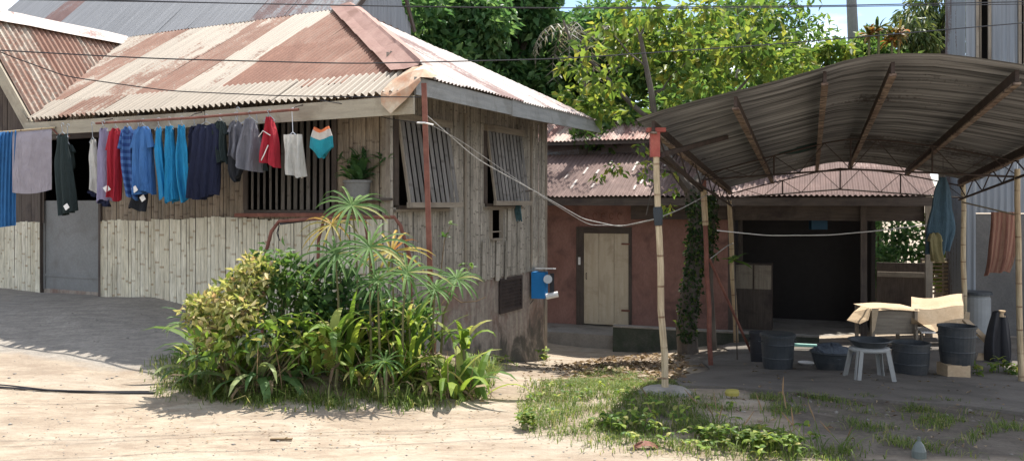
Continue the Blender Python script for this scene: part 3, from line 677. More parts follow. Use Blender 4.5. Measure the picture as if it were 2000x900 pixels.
mb = MB(); mb.tube([K(dd0+.07, rw-.01, -1.75), K(dd0+.07, rw-.05, -1.74), K(dd0+.07, rw-.05, -1.62), K(dd0+.07, rw-.01, -1.61)], .009, 6); mb.build('handle', M['rustdark'], dr)
# eave beam, porch posts, dark inner rooms
mb = MB(); mb.beam(K(eL, EF+.05, EZ-.12), K(eR, EF+.05, EZ-.12), .05, .16); mb.beam(K(uL, rw-.06, EZ-.05), K(uR, rw-.06, EZ-.05), .08, .22); mb.beam(K(KU(1240), rw-.4, -.22), K(KU(1800), rw-.4, -.22), .1, .3)
for u in np.arange(eL+.4, eR, .9): mb.beam(K(u, EF+.1, EZ-.06), K(u, rw+.3, EZ+.42), .05, .08)
mb.build('eave_beam', M['darkwood'], bh)
mb = MB()
for px in (1428, 1687, 1814): u = K.u_at(px, rw-.5); mb = MB(); K.box(mb, u-.06, u+.06, rw-.56, rw-.44, -3.0, EZ); mb.build('porch_post', M['darkwood'] if px < 1800 else M['wood'], bh)
mb = MB(); uo2 = K.u_at(1700, rw+1.2)
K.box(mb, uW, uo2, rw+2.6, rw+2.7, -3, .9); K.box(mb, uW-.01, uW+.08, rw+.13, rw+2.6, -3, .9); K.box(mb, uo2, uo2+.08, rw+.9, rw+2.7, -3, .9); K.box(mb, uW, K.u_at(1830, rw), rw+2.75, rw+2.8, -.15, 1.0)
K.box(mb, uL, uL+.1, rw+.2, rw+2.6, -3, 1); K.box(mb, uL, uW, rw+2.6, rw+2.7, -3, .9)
mb.build('inner_wall', plain('dark_inner_wall', (.045, .04, .038), .95), bh)  # near-black walls inside the porch
mb = MB(); rows = []
K.box(mb, uL, KU(1840), rw-1.25, rw+2.6, -3.4, FZ); mb.build('porch_floor', M['concrete'], bh)
mb = MB(); zl = K.z_at(642, K.u_at(1300, rw-1.4), rw-1.4); K.box(mb, K.u_at(1199, rw-1.4), K.u_at(1600, rw-1.4), rw-1.5, rw-1.32, -3.4, zl); mb.build('low_wall', M['moss'], bh)
mb = MB(); K.box(mb, K.u_at(1199, rw-1.4), K.u_at(1600, rw-1.4), rw-1.52, rw-1.31, zl, zl+.03); mb.build('wall_coping', M['concrete'], bh)
# letters-like iron scroll pieces hung over the door: plain rusty hooks
sgn = thing('metal_ornament', 'row of small rusty metal hooks and scrolls above the cream door', 'ornament', K(KU(1182), rw-.12, -.4))
for px in (1148, 1164, 1180, 1196, 1212):
    u = KU(px); mb = MB(); c0 = K(u, rw-.1, K.z_at(422, u, rw))
    pts = [c0+Vector((math.cos(t)*.045, 0, math.sin(t)*.07)) for t in np.linspace(.4, 4.6+.6*(px % 3), 9)]
    mb.tube(pts, .008, 5); mb.build('scroll', M['rust'], sgn)
# things in the dark porch
mb = MB(); K.box(mb, uo2+.1, K.u_at(1812, rw+.9), rw+.9, rw+.95, -3, K.z_at(512, uo2, rw+.9)); mb.build('half_wall', M['darkwood'], bh)
mb = MB(); K.box(mb, uo2+.1, K.u_at(1806, rw+.7), rw+.68, rw+.72, K.z_at(545, uo2, rw), K.z_at(535, uo2, rw)); mb.build('porch_rail', M['wood'], bh)
cab = thing('cabinet', 'brown wooden cabinet with two doors in the dark porch', 'cabinet', K(K.u_at(1470, rw+.6), rw+.6, FZ))
mb = MB(); ca, cb = K.u_at(1436, rw+.6), K.u_at(1508, rw+.6); K.box(mb, ca, cb, rw+.6, rw+1.0, FZ, -1.35); mb.build('body', M['darkwood'], cab)
for s in (0, 1):
    mb = MB(); K.box(mb, ca+.02+s*(cb-ca)/2, ca-.02+(s+1)*(cb-ca)/2, rw+.575, rw+.6, -1.9, -1.38); mb.build('door', M['wood'], cab)
# ---------------------------------------------------------------- tin building on the right
tb = thing('tin_house', 'two storey blue grey corrugated tin house at the right edge', 'house', P(2000, 700, 15.2))
T = Fr(*P(1886, 400, 15.6)[:2], 1, -.3625)
mb = MB()
hz = lambda u: 4.6
nb = Vector((-.3408, -.94, 0))
def tw(u, v): return T(u, 0, v)
op = [(.16, .38), (.86, 1.25)]
corr(mb, tw, 0, .17, lambda u: -2.6, lambda u: 4.6, lam=.11, amp=.012, nrm=nb, tones=lambda k, r: .2)
corr(mb, tw, .38, .86, lambda u: -.2, lambda u: 4.6, lam=.11, amp=.012, nrm=nb, sheet=.24, tones=lambda k, r: random.uniform(.1, .4))
corr(mb, tw, .17, .38, lambda u: -.2, lambda u: 2.3, lam=.11, amp=.012, nrm=nb, tones=lambda k, r: .3)
corr(mb, tw, .86, 4.5, lambda u: -.2, lambda u: 2.3, lam=.11, amp=.012, nrm=nb, tones=lambda k, r: random.uniform(.1, .5))
corr(mb, tw, 1.25, 4.5, lambda u: 2.35, lambda u: 4.6, lam=.11, amp=.012, nrm=nb, tones=lambda k, r: random.uniform(.1, .5))
corr(mb, lambda f, v: T(0, f, v), 0, 2.4, lambda u: -2.6, lambda u: 4.6, lam=.11, amp=.012, nrm=Vector((-.94, .34, 0)), sub=1)
mb.build('tin_wall', M['tin'], tb)
mb = MB(); T.box(mb, .17, 4.5, .02, .08, -2.8, -.22); mb.build('lower_wall', surf('grey_lower_wall', (.12, .115, .11), (.18, .17, .16), 2, .9, .4), tb)
mb = MB(); T.box(mb, .1, 4.4, .5, .55, 2.0, 4.6); mb.build('inner_wall', M['dark'], tb)
mb = MB()
for u in (.17, .375, .87, 1.22): T.box(mb, u, u+.05, -.03, .05, 2.3, 4.6)
for u in (.25, .98, 1.1): T.box(mb, u, u+.035, .1, .14, 2.3, 4.6)
mb.build('window_bars', M['wood'], tb)
mb = MB(); mb.beam(T(.7, -.5, 2.35), T(1.9, -.9, 3.05), .05, .12); mb.build('barge_board', M['wood'], tb)
mb = MB(); corr(mb, lambda u, v: T(.75+u*.9, -.45-v, 2.32+u*.55), 0, 4, lambda u: 0, lambda u: .9, lam=.1, amp=.015, sub=1); mb.build('lean_to_roof', M['roof_grey'], tb)
mb = MB(); T.box(mb, 0, 5, -.3, 2.5, 4.6, 4.66); mb.build('roof', M['roof_grey'], tb)
# ---------------------------------------------------------------- shed
shed = thing('open_shed', 'open shed with arched corrugated roof on thin bamboo posts', 'shed', SH(1.9, 4, -2.3))
AP = np.array([(-.08, .76), (0, .79), (.62, .965), (1.31, 1.145), (1.64, 1.23), (1.9, 1.265), (2.45, 1.22), (3.0, 1.12), (3.8, .92), (3.95, .87)])
def prof(a): return float(np.interp(a, AP[:, 0], AP[:, 1]))
def SP(a, t, dz=0): return SH(a, t, prof(a)-.0656*t+dz)
mb = MB(); t0, TL = -.12, 7.85
def shp(t, v): return SP(v, t, .02)
lam = .11; nt_ = int((TL-t0)/lam*7); k = 0; tt = t0
while tt < TL:
    te = min(tt+.78, TL)
    for (va, vb) in ((-.08, 1.92), (1.88, 3.95)):
        tone = random.uniform(.0, .6); off = random.uniform(0, .01); j = random.uniform(-.02, .03)
        ns = int((te+.05-tt)/lam*7); rows = []; uvs = []
        vs = [va-j*(va < 1)]+list(np.linspace(va, vb, 9)[1:-1])+[vb+j*(va > 1)]
        for s in range(ns+1):
            t = tt+(te+.05-tt)*s/ns; h = (.02*math.sin(2*math.pi*t/lam)+off)*min(1, max(0, (t-t0-.02)/.1))
            rows.append([SP(v, t, .02+h+(.02*math.sin(v*3+1) if k == 0 else 0)) for v in vs]); uvs.append([(t, v) for v in vs])
        mb.grid(rows, uvs, tone)
    tt = te; k += 1
mb.build('roof', M['roof_shed'], shed)
def purlin(a, w=.07, h=.1):
    mb = MB(); n = 4
    for s in range(n):
        ta, tb_ = 0+8.0*s/n, 0+8.0*(s+1)/n-.003
        mb.beam(SP(a, ta, -.06), SP(a, tb_, -.06), .03, h)
    pr = mb.build('purlin', M['rustdark'], shed); mb = MB(); mb.beam(SP(a, 0, -.06-h/2-.014), SP(a, 7.9, -.06-h/2-.014), .06, .02); mb.build('flange', M['purlin'], pr); return pr
for a in (.05, .78, 1.52, 2.05, 2.95, 3.75): purlin(a)
def truss(t, name='truss', front=False, m='rustdark'):
    mb = MB(); n = 12
    A = [i*3.8/n for i in range(n+1)]
    top = [SP(a, t, -.13) for a in A]; low = [SP(a, t, 0) for a in A]
    for i, a in enumerate(A):
        arch = 1-abs(a-1.9)/1.9
        low[i].z = prof(0)-.0656*t-.2+arch*.16*(1 if t > 6 else .8)
    mb.tube(top, .012, 6); mb.tube(low, .014, 6)
    for i in range(0, n, 2):
        mb.tube([low[i], top[i+1]], .006, 5); mb.tube([top[i+1], low[min(i+2, n)]], .006, 5); 
    for i in (3, 6, 9): mb.tube([low[i], top[i]], .013, 5)
    return mb.build(name, M[m], shed)
truss(7.8); truss(4.0)
# side lattice along the two eaves
for a, sg in ((.07, 1), (3.76, -1)):
    mb = MB(); lo = [SH(a, t, prof(a)-.0656*t-.36) for t in np.linspace(.1, 8, 13)]; up = [SH(a, t, prof(a)-.0656*t-.1) for t in np.linspace(.1, 8, 13)]
    mb.tube(lo, .018, 6); mb.tube(up, .014, 6)
    for i in range(12): mb.tube([lo[i], up[i+1]] if i % 2 else [up[i], lo[i+1]], .01, 5)
    mb.build('side_lattice', M['rustdark'], shed)
# posts: photograph feet and heads
def post(px0, py0, D, px1, py1, r0, r1, m, name='post'):
    a, b = P(px0, py0, D), P(px1, py1, D); a.z = gz(a.x, a.y)-.05
    mb = MB(); mb.tube([a.lerp(b, t)+Vector((random.uniform(-.012, .012), 0, 0))*(0 < t < 1) for t in np.linspace(0, 1, 7)], [r0+(r1-r0)*t for t in np.linspace(0, 1, 7)], 10)
    return mb.build(name, m, shed, smooth=True), a, b
p1, pa, pb = post(1299, 775, 8.06, 1281, 262, .036, .031, M['bam_pole'])
mb = MB(); c = P(1279, 280, 8.06); mb.obox(c+Vector((0, 0, -.01)), (.045, 0, 0), (0, .04, 0), (0, 0, .125)); mb.obox(c+Vector((.01, 0, .13)), (.09, 0, 0), (0, .05, 0), (0, 0, .02)); mb.build('post_bracket', M['redpaint'], shed)
mb = MB(); mb.tube([P(1284.5, 404, 8.06), P(1285, 415, 8.06), P(1285.5, 426, 8.06), P(1286, 440, 8.06)], [.043, .05, .046, .04], 10); mb.build('cloth_tie', cloth('dark_tie_cloth', (.06, .07, .08)), shed)
mb = MB(); fb = P(1299, 775, 8.06); fb.z = gz(fb.x, fb.y); mb.lathe(fb-Vector((0, 0, .05)), [(.28, 0), (.27, .07), (.2, .11), (.05, .12), (.0, .12)], 14, sy=.8); mb.build('post_footing', M['concrete'], shed)
post(1389, 726, 12.0, 1375, 352, .037, .034, M['rust'])
mb = MB(); mb.tube([P(1374, 370, 11.95), P(1378, 440, 11.95)], .045, 8); mb.build('pole_sleeve', M['bam_pole'], shed)
post(1438, 674, 16.0, 1424, 392, .05, .045, M['bam_pole'])
post(1995, 756, 10.6, 1987, 330, .036, .034, M['bam_pole'])
post(1884, 658, 14.5, 1881, 358, .045, .04, M['bam_pole'])
mb = MB(); mb.tube([P(1385, 505, 12.0), P(1470, 694, 12.6)], .02, 6); mb.build('diagonal_prop', M['rust'], shed)
mb = MB()
for (x0, y0, x1, y1, D0, D1) in ((1295, 302, 1372, 372, 8.1, 12), (1300, 300, 1420, 268, 8.1, 9.6), (1460, 272, 1692, 222, 11.2, 11.0), (1578, 208, 1692, 230, 11, 11)):
    mb.beam(P(x0, y0, D0), P(x1, y1, D1), .035, .05)
mb.build('tie_beam', M['rustdark'], shed)
# floor slab
mb = MB(); A_ = np.linspace(.05, 4.2, 26); T_ = np.linspace(.9, 8.1, 40); rows = []
for i, t in enumerate(T_):
    rows.append([SH(a+(.12*math.sin(t*2.3) if a < .1 else 0), t+(.1*math.sin(a*3) if i == 0 else 0), 0) for a in A_])
for r in rows:
    for p in r: p.z = gz(p.x, p.y)+.03
mb.grid(rows, [[(a, t) for a in A_] for t in T_], .5)
edge = [Vector((p.x, p.y, p.z-.12)) for p in rows[0]]; mb.grid([rows[0], edge], [[(0, 0)]*26]*2, .5)
edge = [Vector((r[0].x, r[0].y, r[0].z-.12)) for r in rows]; mb.grid([[r[0] for r in rows], edge], [[(0, 0)]*40]*2, .5)
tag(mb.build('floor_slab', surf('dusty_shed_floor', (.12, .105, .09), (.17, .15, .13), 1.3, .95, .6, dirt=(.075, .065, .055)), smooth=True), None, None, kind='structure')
# tarpaulin slung under the roof
mb = MB(); rows = []
for i in range(9):
    s = i/8; rows.append([P(1492+200*t-20*s, 250-22*t+s*(55-20*t)+10*math.sin(t*3.1)*s+3*math.sin(t*9+s*4), 11.3+s*1.3) for t in np.linspace(0, 1, 13)])
mb.grid(rows, [[(t, i*.1) for t in np.linspace(0, 1, 13)] for i in range(9)], .5)
tag(mb.build('tarpaulin', cloth('dark_green_tarp', (.02, .055, .05)), smooth=True, origin=P(1590, 270, 12)), 'dark green tarpaulin slung from the purlins under the shed roof', 'tarpaulin')
# ---------------------------------------------------------------- laundry
def garment_mesh(kind, w, h, folds=3, depth=.07, seed=0, flare=0., skew=0.):
    """closed hanging garment centred on x=0, top at z=0; returns MB in local space"""
    r = random.Random(seed); mb = MB(); n = 36; m = 16
    ph = [r.random()*6.28 for _ in range(4)]
    def halfw(v):
        if kind == 'shirt': s = .42+.58*min(1, v/.10)
        elif kind == 'tank': s = .5+.12*min(1, v/.05)+.38*max(0, min(1, (v-.14)/.2))
        elif kind == 'dress': s = .62+.38*min(1, v/.12)
        elif kind == 'towel': s = 1
        elif kind == 'cone': s = (.22+.78*min(1, v/.5)**.75)*(1+.12*math.sin(v*11))
        elif kind == 'bowl': s = math.sqrt(max(.02, 1-(v)**2.2)) if v > .0 else 1
        elif kind == 'sack': s = (.3+.7*math.sin(math.pi*min(1, v*.72+.05))**.8)
        elif kind == 'shorts': s = .9+.1*v
        elif kind == 'drop': s = .3+.7*math.sin(min(1, v*1.15)*math.pi*.62)
        else: s = 1
        return w/2*s*(1+flare*v)
    rows = []; uvs = []
    for i in range(m+1):
        v = i/m; hw = halfw(v); row = []; uv = []
        for k in range(n):
            a = 2*math.pi*k/n; x = math.cos(a); y = math.sin(a)
            fold = (.35+.65*v)*depth*(.5*math.sin(x*folds*3.1+ph[0]+v*1.1)+.28*math.sin(x*folds*6.3+ph[1]-v*1.5))
            d = depth*(.35+.4*v)*abs(y)**.8*(1 if y > 0 else -1)
            hem = (.012*math.sin(x*5+ph[2])+.03*math.sin(x*2+ph[3]))*v**3; hw_ = hw*(1+.05*math.sin(v*7+ph[1])*v)
            zz = -v*h+hem
            if v < .08 and kind in ('shirt', 'tank', 'dress'): zz += -.05*math.exp(-(x/.35)**2)*(1 if y < 0 else .4)+.0
            row.append(Vector((x*hw_+(skew+.07*math.sin(ph[2]))*v*v*h+.012*math.sin(v*6+ph[0])*v, d+fold, zz))); uv.append((x*w/2, v*h))
        rows.append(row); uvs.append(uv)
    mb.grid(rows, uvs, r.random(), close=True)
    if kind == 'shirt':
        for sg in (-1, 1):
            p0 = Vector((sg*halfw(.06)*.75, 0, -.05*h)); p1 = p0+Vector((sg*w*.22, 0, -h*.27))
            rr = w*.15; rows = []; uvs = []
            d = (p1-p0).normalized(); e = Vector((0, 1, 0)); b = d.cross(e)
            for s in range(5):
                t = s/4; c = p0.lerp(p1, t); row = []
                for k in range(12):
                    a = 2*math.pi*k/12; row.append(c+b*math.cos(a)*rr*(.9+.25*t)+e*math.sin(a)*depth*(.35+.25*t)*(1+.3*math.sin(a*3+ph[0])))
                rows.append(row); uvs.append([(k*.03, t*h*.25) for k in range(12)])
            mb.grid(rows, uvs, .5, close=True)
    return mb
def place(mb, loc, rz):
    m = Matrix.Translation(loc)@Matrix.Rotation(rz, 4, 'Z'); mb.v = [tuple(m@Vector(p)) for p in mb.v]; return mb
rail = thing('clothes_rail', 'red rusty pipe clothes rail hung under the front eave', 'clothes rail', H(-4, -.45, 1.15))
ra = P(188, 241, H(H.u_at(188, -.5), -.5, 0).y); rb_ = P(583, 214, H(H.u_at(583, -.5), -.5, 0).y)
mb = MB(); mb.tube([ra, ra.lerp(rb_, .5)-Vector((0, 0, .015)), rb_], .017, 8); mb.build('pipe', M['rust'], rail)
for t in (.02, .5, .97):
    p = ra.lerp(rb_, t); mb = MB(); mb.tube([p, p+Vector((.02, .1, .05)), p+Vector((.08, .2, .08))], .008, 6); mb.build('bracket', M['rustdark'], rail)
rz0 = math.atan2(-.4472, .8944)
M['hang'] = plain('hanger_plastic', (.3, .32, .34), .5); M['hangw'] = plain('white_hanger_plastic', (.6, .62, .65), .4)
def rail_pt(px):
    t = (px-188)/(583-188); return ra.lerp(rb_, t) if 0 <= t <= 1.02 else ra.lerp(rb_, t)
def hang(px, w, ytop, ybot, kind, m, label, cat, name, folds=3, depth=.07, dy=0., rz=0., hk='hang', hooky=None, flare=0., skew=0., extra=None, group='clothes hanging from the rail under the eave'):
    p = rail_pt(px); D = p.y+dy; top = P(px, ytop, D); h = sc(ybot-ytop, D); ww = sc(w, D)
    e = thing(name, label, cat, top, group)
    ang = rz0*.5+rz
    ww = ww/max(.45, abs(math.cos(ang)))
    g = garment_mesh(kind, ww, h, folds, depth, seed=px, flare=flare, skew=skew)
    place(g, top, ang).build('fabric', m, e, smooth=True)
    mb = MB(); hookz = (p.z-top.z if hooky is None else hooky)
    c = Vector((0, 0, hookz)); r = .022
    pts = [c+Vector((math.cos(a)*r, 0, math.sin(a)*r)) for a in np.linspace(-.4, 4.2, 7)][::-1]
    hs = max(.05, ww*.33)
    apex = Vector((0, 0, min(hookz-.03, .03)))
    mb.tube([*pts[::-1][::1]], .005, 5); mb.tube([c+Vector((math.cos(4.2)*r, 0, math.sin(4.2)*r)), apex], .005, 5)
    mb.tube([Vector((-hs, 0, -.045)), apex, Vector((hs, 0, -.045))], .007, 5); mb.tube([Vector((-hs, 0, -.045)), Vector((hs, 0, -.045))], .006, 5)
    place(mb, top, ang).build('hanger', M[hk], e)
    if extra: extra(e, top, ang, ww, h)
    return e
C = {}
def cl(key, c, **k):
    if key not in C: C[key] = cloth(key+'_cloth', c, **k)
    return C[key]
navy = cl('navy', (.02, .025, .06)); blk = cl('black', (.02, .022, .028)); cyan = cl('cyan', (.02, .27, .55)); cyan2 = cl('bright_cyan', (.03, .33, .62))
blue = cl('blue', (.07, .2, .48)); plaid = cl('blue_stripe', (.10, .22, .5), c2=(.04, .09, .28), stripes=11); red = cl('red', (.5, .03, .05)); lil = cl('lilac', (.3, .27, .4)); wht = cl('white', (.62, .6, .55)); gry = cl('silver', (.21, .21, .24)); grn = cl('dark_green', (.03, .045, .045)); tow = cl('grey_towel', (.42, .38, .42)); btow = cl('blue_towel', (.04, .17, .4))
def trim(m, px=.03):
    def f(e, top, ang, ww, h):
        g = garment_mesh('towel', ww*.9, h*.06, 3, .05, seed=3); g.v = [(a, b, c-h*.97) for a, b, c in g.v]; place(g, top, ang).build('hem', m, e, smooth=True)
    return f
def tagl(dx, dz, m='white'):
    def f(e, top, ang, ww, h):
        mb = MB(); mb.obox((ww*dx, -.09, -h*dz), (.03, 0, .02), (.0, .002, 0), (-.02, 0, .03)); place(mb, top, ang).build('paper_tag', M[m], e)
    return f
hang(122, 40, 262, 416, 'tank', grn, 'long black sleeveless dress at the left end beside the lilac towel', 'dress', 'dress', dy=-.1, extra=tagl(.5, .92), group=None)
hang(133, 24, 282, 332, 'shirt', grn, 'small dark green blouse hanging behind the long black dress', 'blouse', 'blouse', dy=.1, group=None)
hang(181, 22, 272, 376, 'tank', wht, 'white tank top with dark edge left of the lilac tank', 'tank top', 'tank_top', folds=1, dy=.03, extra=trim(navy))
hang(202, 30, 250, 394, 'tank', lil, 'lilac grey tank top with dark neck hung next to the red shirt', 'tank top', 'tank_top', folds=1, dy=-.06, extra=trim(navy))
hang(226, 26, 250, 388, 'shirt', red, 'red short sleeved shirt between the lilac tank and the striped blue shirt', 'shirt', 'shirt', folds=2, depth=.11, rz=.5, extra=tagl(-.5, .86))
hang(249, 26, 247, 386, 'shirt', plaid, 'blue striped shirt with short sleeves next to the red shirt', 'shirt', 'shirt', folds=2, depth=.11, rz=.5)
hang(279, 38, 247, 379, 'shirt', blue, 'plain mid blue t-shirt right of the striped blue shirt', 't-shirt', 't_shirt', folds=2, depth=.1, extra=tagl(-.2, .93))
hang(272, 36, 372, 410, 'towel', blk, 'black shorts whose hem shows under the blue t-shirt', 'shorts', 'shorts', folds=1, dy=.12, hooky=.9, extra=tagl(.48, .4))
hang(310, 17, 248, 390, 'tank', cyan, 'leftmost of the three bright cyan singlets', 'singlet', 'singlet', folds=1, depth=.11, rz=.6)
hang(331, 25, 246, 392, 'tank', cyan2, 'middle and widest of the three bright cyan singlets', 'singlet', 'singlet', folds=2, depth=.1)
hang(355, 22, 244, 390, 'tank', cyan2, 'rightmost bright cyan singlet beside the navy dress', 'singlet', 'singlet', folds=1, depth=.1, rz=.4)
hang(380, 20, 246, 320, 'shirt', navy, 'dark navy shirt tucked behind the left edge of the navy dress', 'shirt', 'shirt', dy=.12)
hang(403, 62, 242, 385, 'dress', navy, 'large navy blue dress in the middle of the rail', 'dress', 'dress', folds=4, depth=.08, dy=-.04)
hang(430, 26, 236, 320, 'shirt', grn, 'black green shirt hanging right of the navy dress', 'shirt', 'shirt', dy=.05)
hang(461, 24, 236, 308, 'shirt', gry, 'narrow silver grey jacket left of the wide grey jacket', 'jacket', 'jacket', folds=2, depth=.1, rz=.4)
hang(488, 52, 233, 331, 'drop', gry, 'wide silver grey jacket spread next to the red jacket', 'jacket', 'jacket', folds=2, depth=.13, dy=-.05)
hang(465, 42, 292, 352, 'bowl', blk, 'round black cap bag hanging below the grey jackets', 'bag', 'bag', folds=1, hooky=.5, dy=.1)
hang(503, 24, 262, 330, 'shirt', grn, 'dark grey green shirt behind the red jacket', 'shirt', 'shirt', folds=2, dy=.12)
def stripe(e, top, ang, ww, h):
    mb = MB(); mb.tube([Vector((-ww*.36, -.095, -h*.42)), Vector((-.02, -.11, -h*.3)), Vector((ww*.3, -.1, -h*.4))], .006, 5); mb.tube([Vector((ww*.2, -.11, -h*.6)), Vector((0, -.12, -h*.8)), Vector((-ww*.2, -.11, -h*.93))], .006, 5)
    place(mb, top, ang).build('piping', M['white'], e)
hang(526, 38, 229, 322, 'drop', red, 'folded red jacket with thin white piping near the right end of the rail', 'jacket', 'jacket', folds=2, depth=.12, extra=stripe, dy=-.05)
e = hang(572, 43, 263, 342, 'shorts', wht, 'cream white trousers folded over a white plastic hanger', 'trousers', 'trousers', folds=2, depth=.09, hk='hangw')
D = rail_pt(628).y-.02; top = P(628, 247, D)
e = thing('swim_shorts', 'teal and white swim shorts with orange waist, last on the right', 'swim shorts', top, 'clothes hanging from the rail under the eave')
wv = sc(52, D)
def band(name, z0, z1, w0_, w1_, m, y=0.):
    rows = []; uvs = []
    for s in range(6):
        t = s/5; ww = w0_+(w1_-w0_)*t; rows.append([Vector((math.cos(a)*ww/2, math.sin(a)*.05+.02*math.sin(math.cos(a)*5), (z0+(z1-z0)*t)-(.05*(1-abs(math.cos(a)))*(1 if name != 'waist' or True else 0)))) for a in [2*math.pi*k/24 for k in range(24)]]); uvs.append([(k*.03, t) for k in range(24)])
    mb = MB(); mb.grid(rows, uvs, .5, close=True); place(mb, top, rz0*.5).build(name, m, e, smooth=True)
band('waist', 0, -.03, wv*.66, wv*.75, cl('orange', (.7, .2, .08))); band('upper_panel', -.03, -.11, wv*.76, wv*.95, cl('swimwhite', (.6, .55, .5))); band('lower_panel', -.11, -.24, wv*.96, wv*1.05, cl('teal', (.02, .27, .34))); band('crotch', -.24, -.32, wv*1.04, wv*.35, cl('teal', (.02, .27, .34)))
# towels on a bamboo pole at far left
DT = 11.9
pl = thing('bamboo_drying_pole', 'thin bamboo pole carrying the two towels at the left edge', 'pole', P(40, 255, DT))
mb = MB(); mb.tube([P(-60, 262, DT+.2), P(20, 257, DT), P(108, 249, DT)], .014, 8); mb.build('pole', M['bam_pole'], pl)
mb = MB(); mb.tube([P(100, 249, DT), P(112, 262, DT), P(137, 266, DT)], .012, 6); mb.build('hook', M['rust'], pl)
def towel(px0, px1, y0, y1, m, label, seed, folds, sag=0.):
    r = random.Random(seed); rows = []; uvs = []; nu, nv = 28, 18
    for back in (0, 1):
        rows = []; uvs = []
        for i in range(nv+1):
            v = i/nv
            rows.append([P(px0+(px1-px0)*s-4*math.sin(v*2)*(seed % 2), y0-(6 if px1 < 120 else 0)*s*1+(y1*(1-(.12*back))-y0)*v*(1-.035*sag*(2*s-1)**2), DT+(.03 if back else -.03)*min(1, v*8)+.02*(folds > 3)*math.sin(s*40+v)+.02*v*math.sin(s*folds*3+v*1.5+seed)) for s in np.linspace(0, 1, nu)]); uvs.append([(s, v) for s in np.linspace(0, 1, nu)])
        if back: r2 = rows
        else: r1 = rows
    mb = MB(); mb.grid(r1[::-1]+r2, [[(s, i*.05) for s in np.linspace(0, 1, nu)] for i in range(2*nv+2)], .5)
    tag(mb.build('towel', m, origin=r1[0][nu//2], smooth=True), label, 'towel')
towel(-12, 35, 260, 446, btow, 'long blue towel hanging at the far left edge', 3, 4)
towel(24, 101, 258, 381, tow, 'pale lilac grey towel folded over the bamboo pole', 4, 1.2, 1.2)
# right side washing
D = 12.6; e = thing('teal_cloth', 'dusty teal cloth hanging in folds from the shed truss', 'cloth', P(1842, 345, D))
mb = MB(); g = garment_mesh('cone', sc(54, D), sc(148, D), 1.6, .1, 5); place(g, P(1842, 346, D), .1).build('fabric', cl('dusty_teal', (.085, .15, .2)), e, smooth=True)
mb.tube([P(1842, 250, D), P(1842, 350, D)], .004, 5); mb.build('string', M['wire'], e)
e = thing('yellow_bag', 'small dirty yellow cloth bag hanging beneath the teal cloth', 'bag', P(1826, 455, D-.1))
g = garment_mesh('shirt', sc(22, D), sc(54, D), 1, .08, 8); place(g, P(1826, 454, D-.1), 0).build('fabric', cl('dirty_yellow', (.32, .28, .14)), e, smooth=True)
D = 11.5; e = thing('brown_towel', 'brown striped towel hanging on a line by the right post', 'towel', P(1955, 410, D))
g = garment_mesh('towel', sc(52, D), sc(120, D), 2, .08, 12, flare=-.05, skew=-.08); place(g, P(1963, 414, D), -.15).build('fabric', cl('brown_stripe', (.24, .11, .08), c2=(.3, .17, .12), stripes=16, vert=True), e, smooth=True)
# ---------------------------------------------------------------- clothes post, meter, rope, pot
mb = MB(); a = gpd(846, 8.75); b = P(828, 163, 8.75); mb.obox((a+b)/2, (.027, 0, 0), (0, .027, 0), (b-a)/2)
e = thing('steel_post', 'tall rusty red square steel post at the roof corner', 'post', a); mb.build('post', M['rust'], e)
mb = MB(); mb.tube([P(815, 240, 8.75), P(829, 240, 8.7), P(846, 244, 8.75)], .01, 6); mb.build('wire_insulator', M['white'], e)
D = H(SW, hf(1045), 0).y-.15
e = thing('electric_meter', 'blue electric meter box with glass meter on the house corner', 'meter', P(1055, 585, D))
mb = MB(); c = P(1054, 556, D); mb.obox(c, (.115, -.03, 0), (.03, .1, 0), (0, 0, .225)); mb.build('box', M['bluebox'], e)
mb = MB(); mb.obox(c+Vector((-.01, -.045, .0)), (.1, -.026, 0), (.002, .008, 0), (0, 0, .2)); mb.build('cover', M['bluebox'], e)
mb = MB(); mb.obox(P(1066, 524, D-.02), (.15, -.03, .0), (.03, .12, -.01), (0, 0, .012)); mb.build('rain_cap', M['white'], e)
mb = MB(); c = P(1078, 553, D-.02); mb.obox(c, (.035, 0, 0), (0, .04, 0), (0, 0, .17)); mb.build('meter_body', M['black'], e)
mb = MB(); mb.tube([P(1070, 545, D-.08), P(1070, 545, D-.2)], .075, 16); mb.build('meter_glass', M['glass'], e)
mb = MB(); mb.tube([P(1066, 579, D-.05), P(1090, 574, D-.05)], .05, 12); mb.build('conduit_cap', M['white'], e)
mb = MB(); mb.tube([P(1042, 585, D), P(1030, 600, D), P(1019, 585, D+.02), P(1016, 560, D), P(1025, 530, D), P(1020, 520, D)], .007, 5); mb.build('lead_wire', M['wire'], e)
D = H(SW+.3, a2[1], 0).y-.1; e = thing('blue_rope', 'faded blue green rope hank hung beside the second shutter', 'rope', P(1012, 390, D))
mb = MB()
for k in range(5): mb.tube([P(1010+k*1.5, 388, D), P(1006+k*2.5, 410, D-.02*k), P(1010+k*2.2, 432-3*(k % 2), D)], .014, 6)
mb.build('hank', cl('rope', (.08, .16, .18)), e); mb = MB(); mb.tube([P(985, 378, D), P(1040, 372, D)], .014, 6); mb.build('peg', M['darkwood'], e)
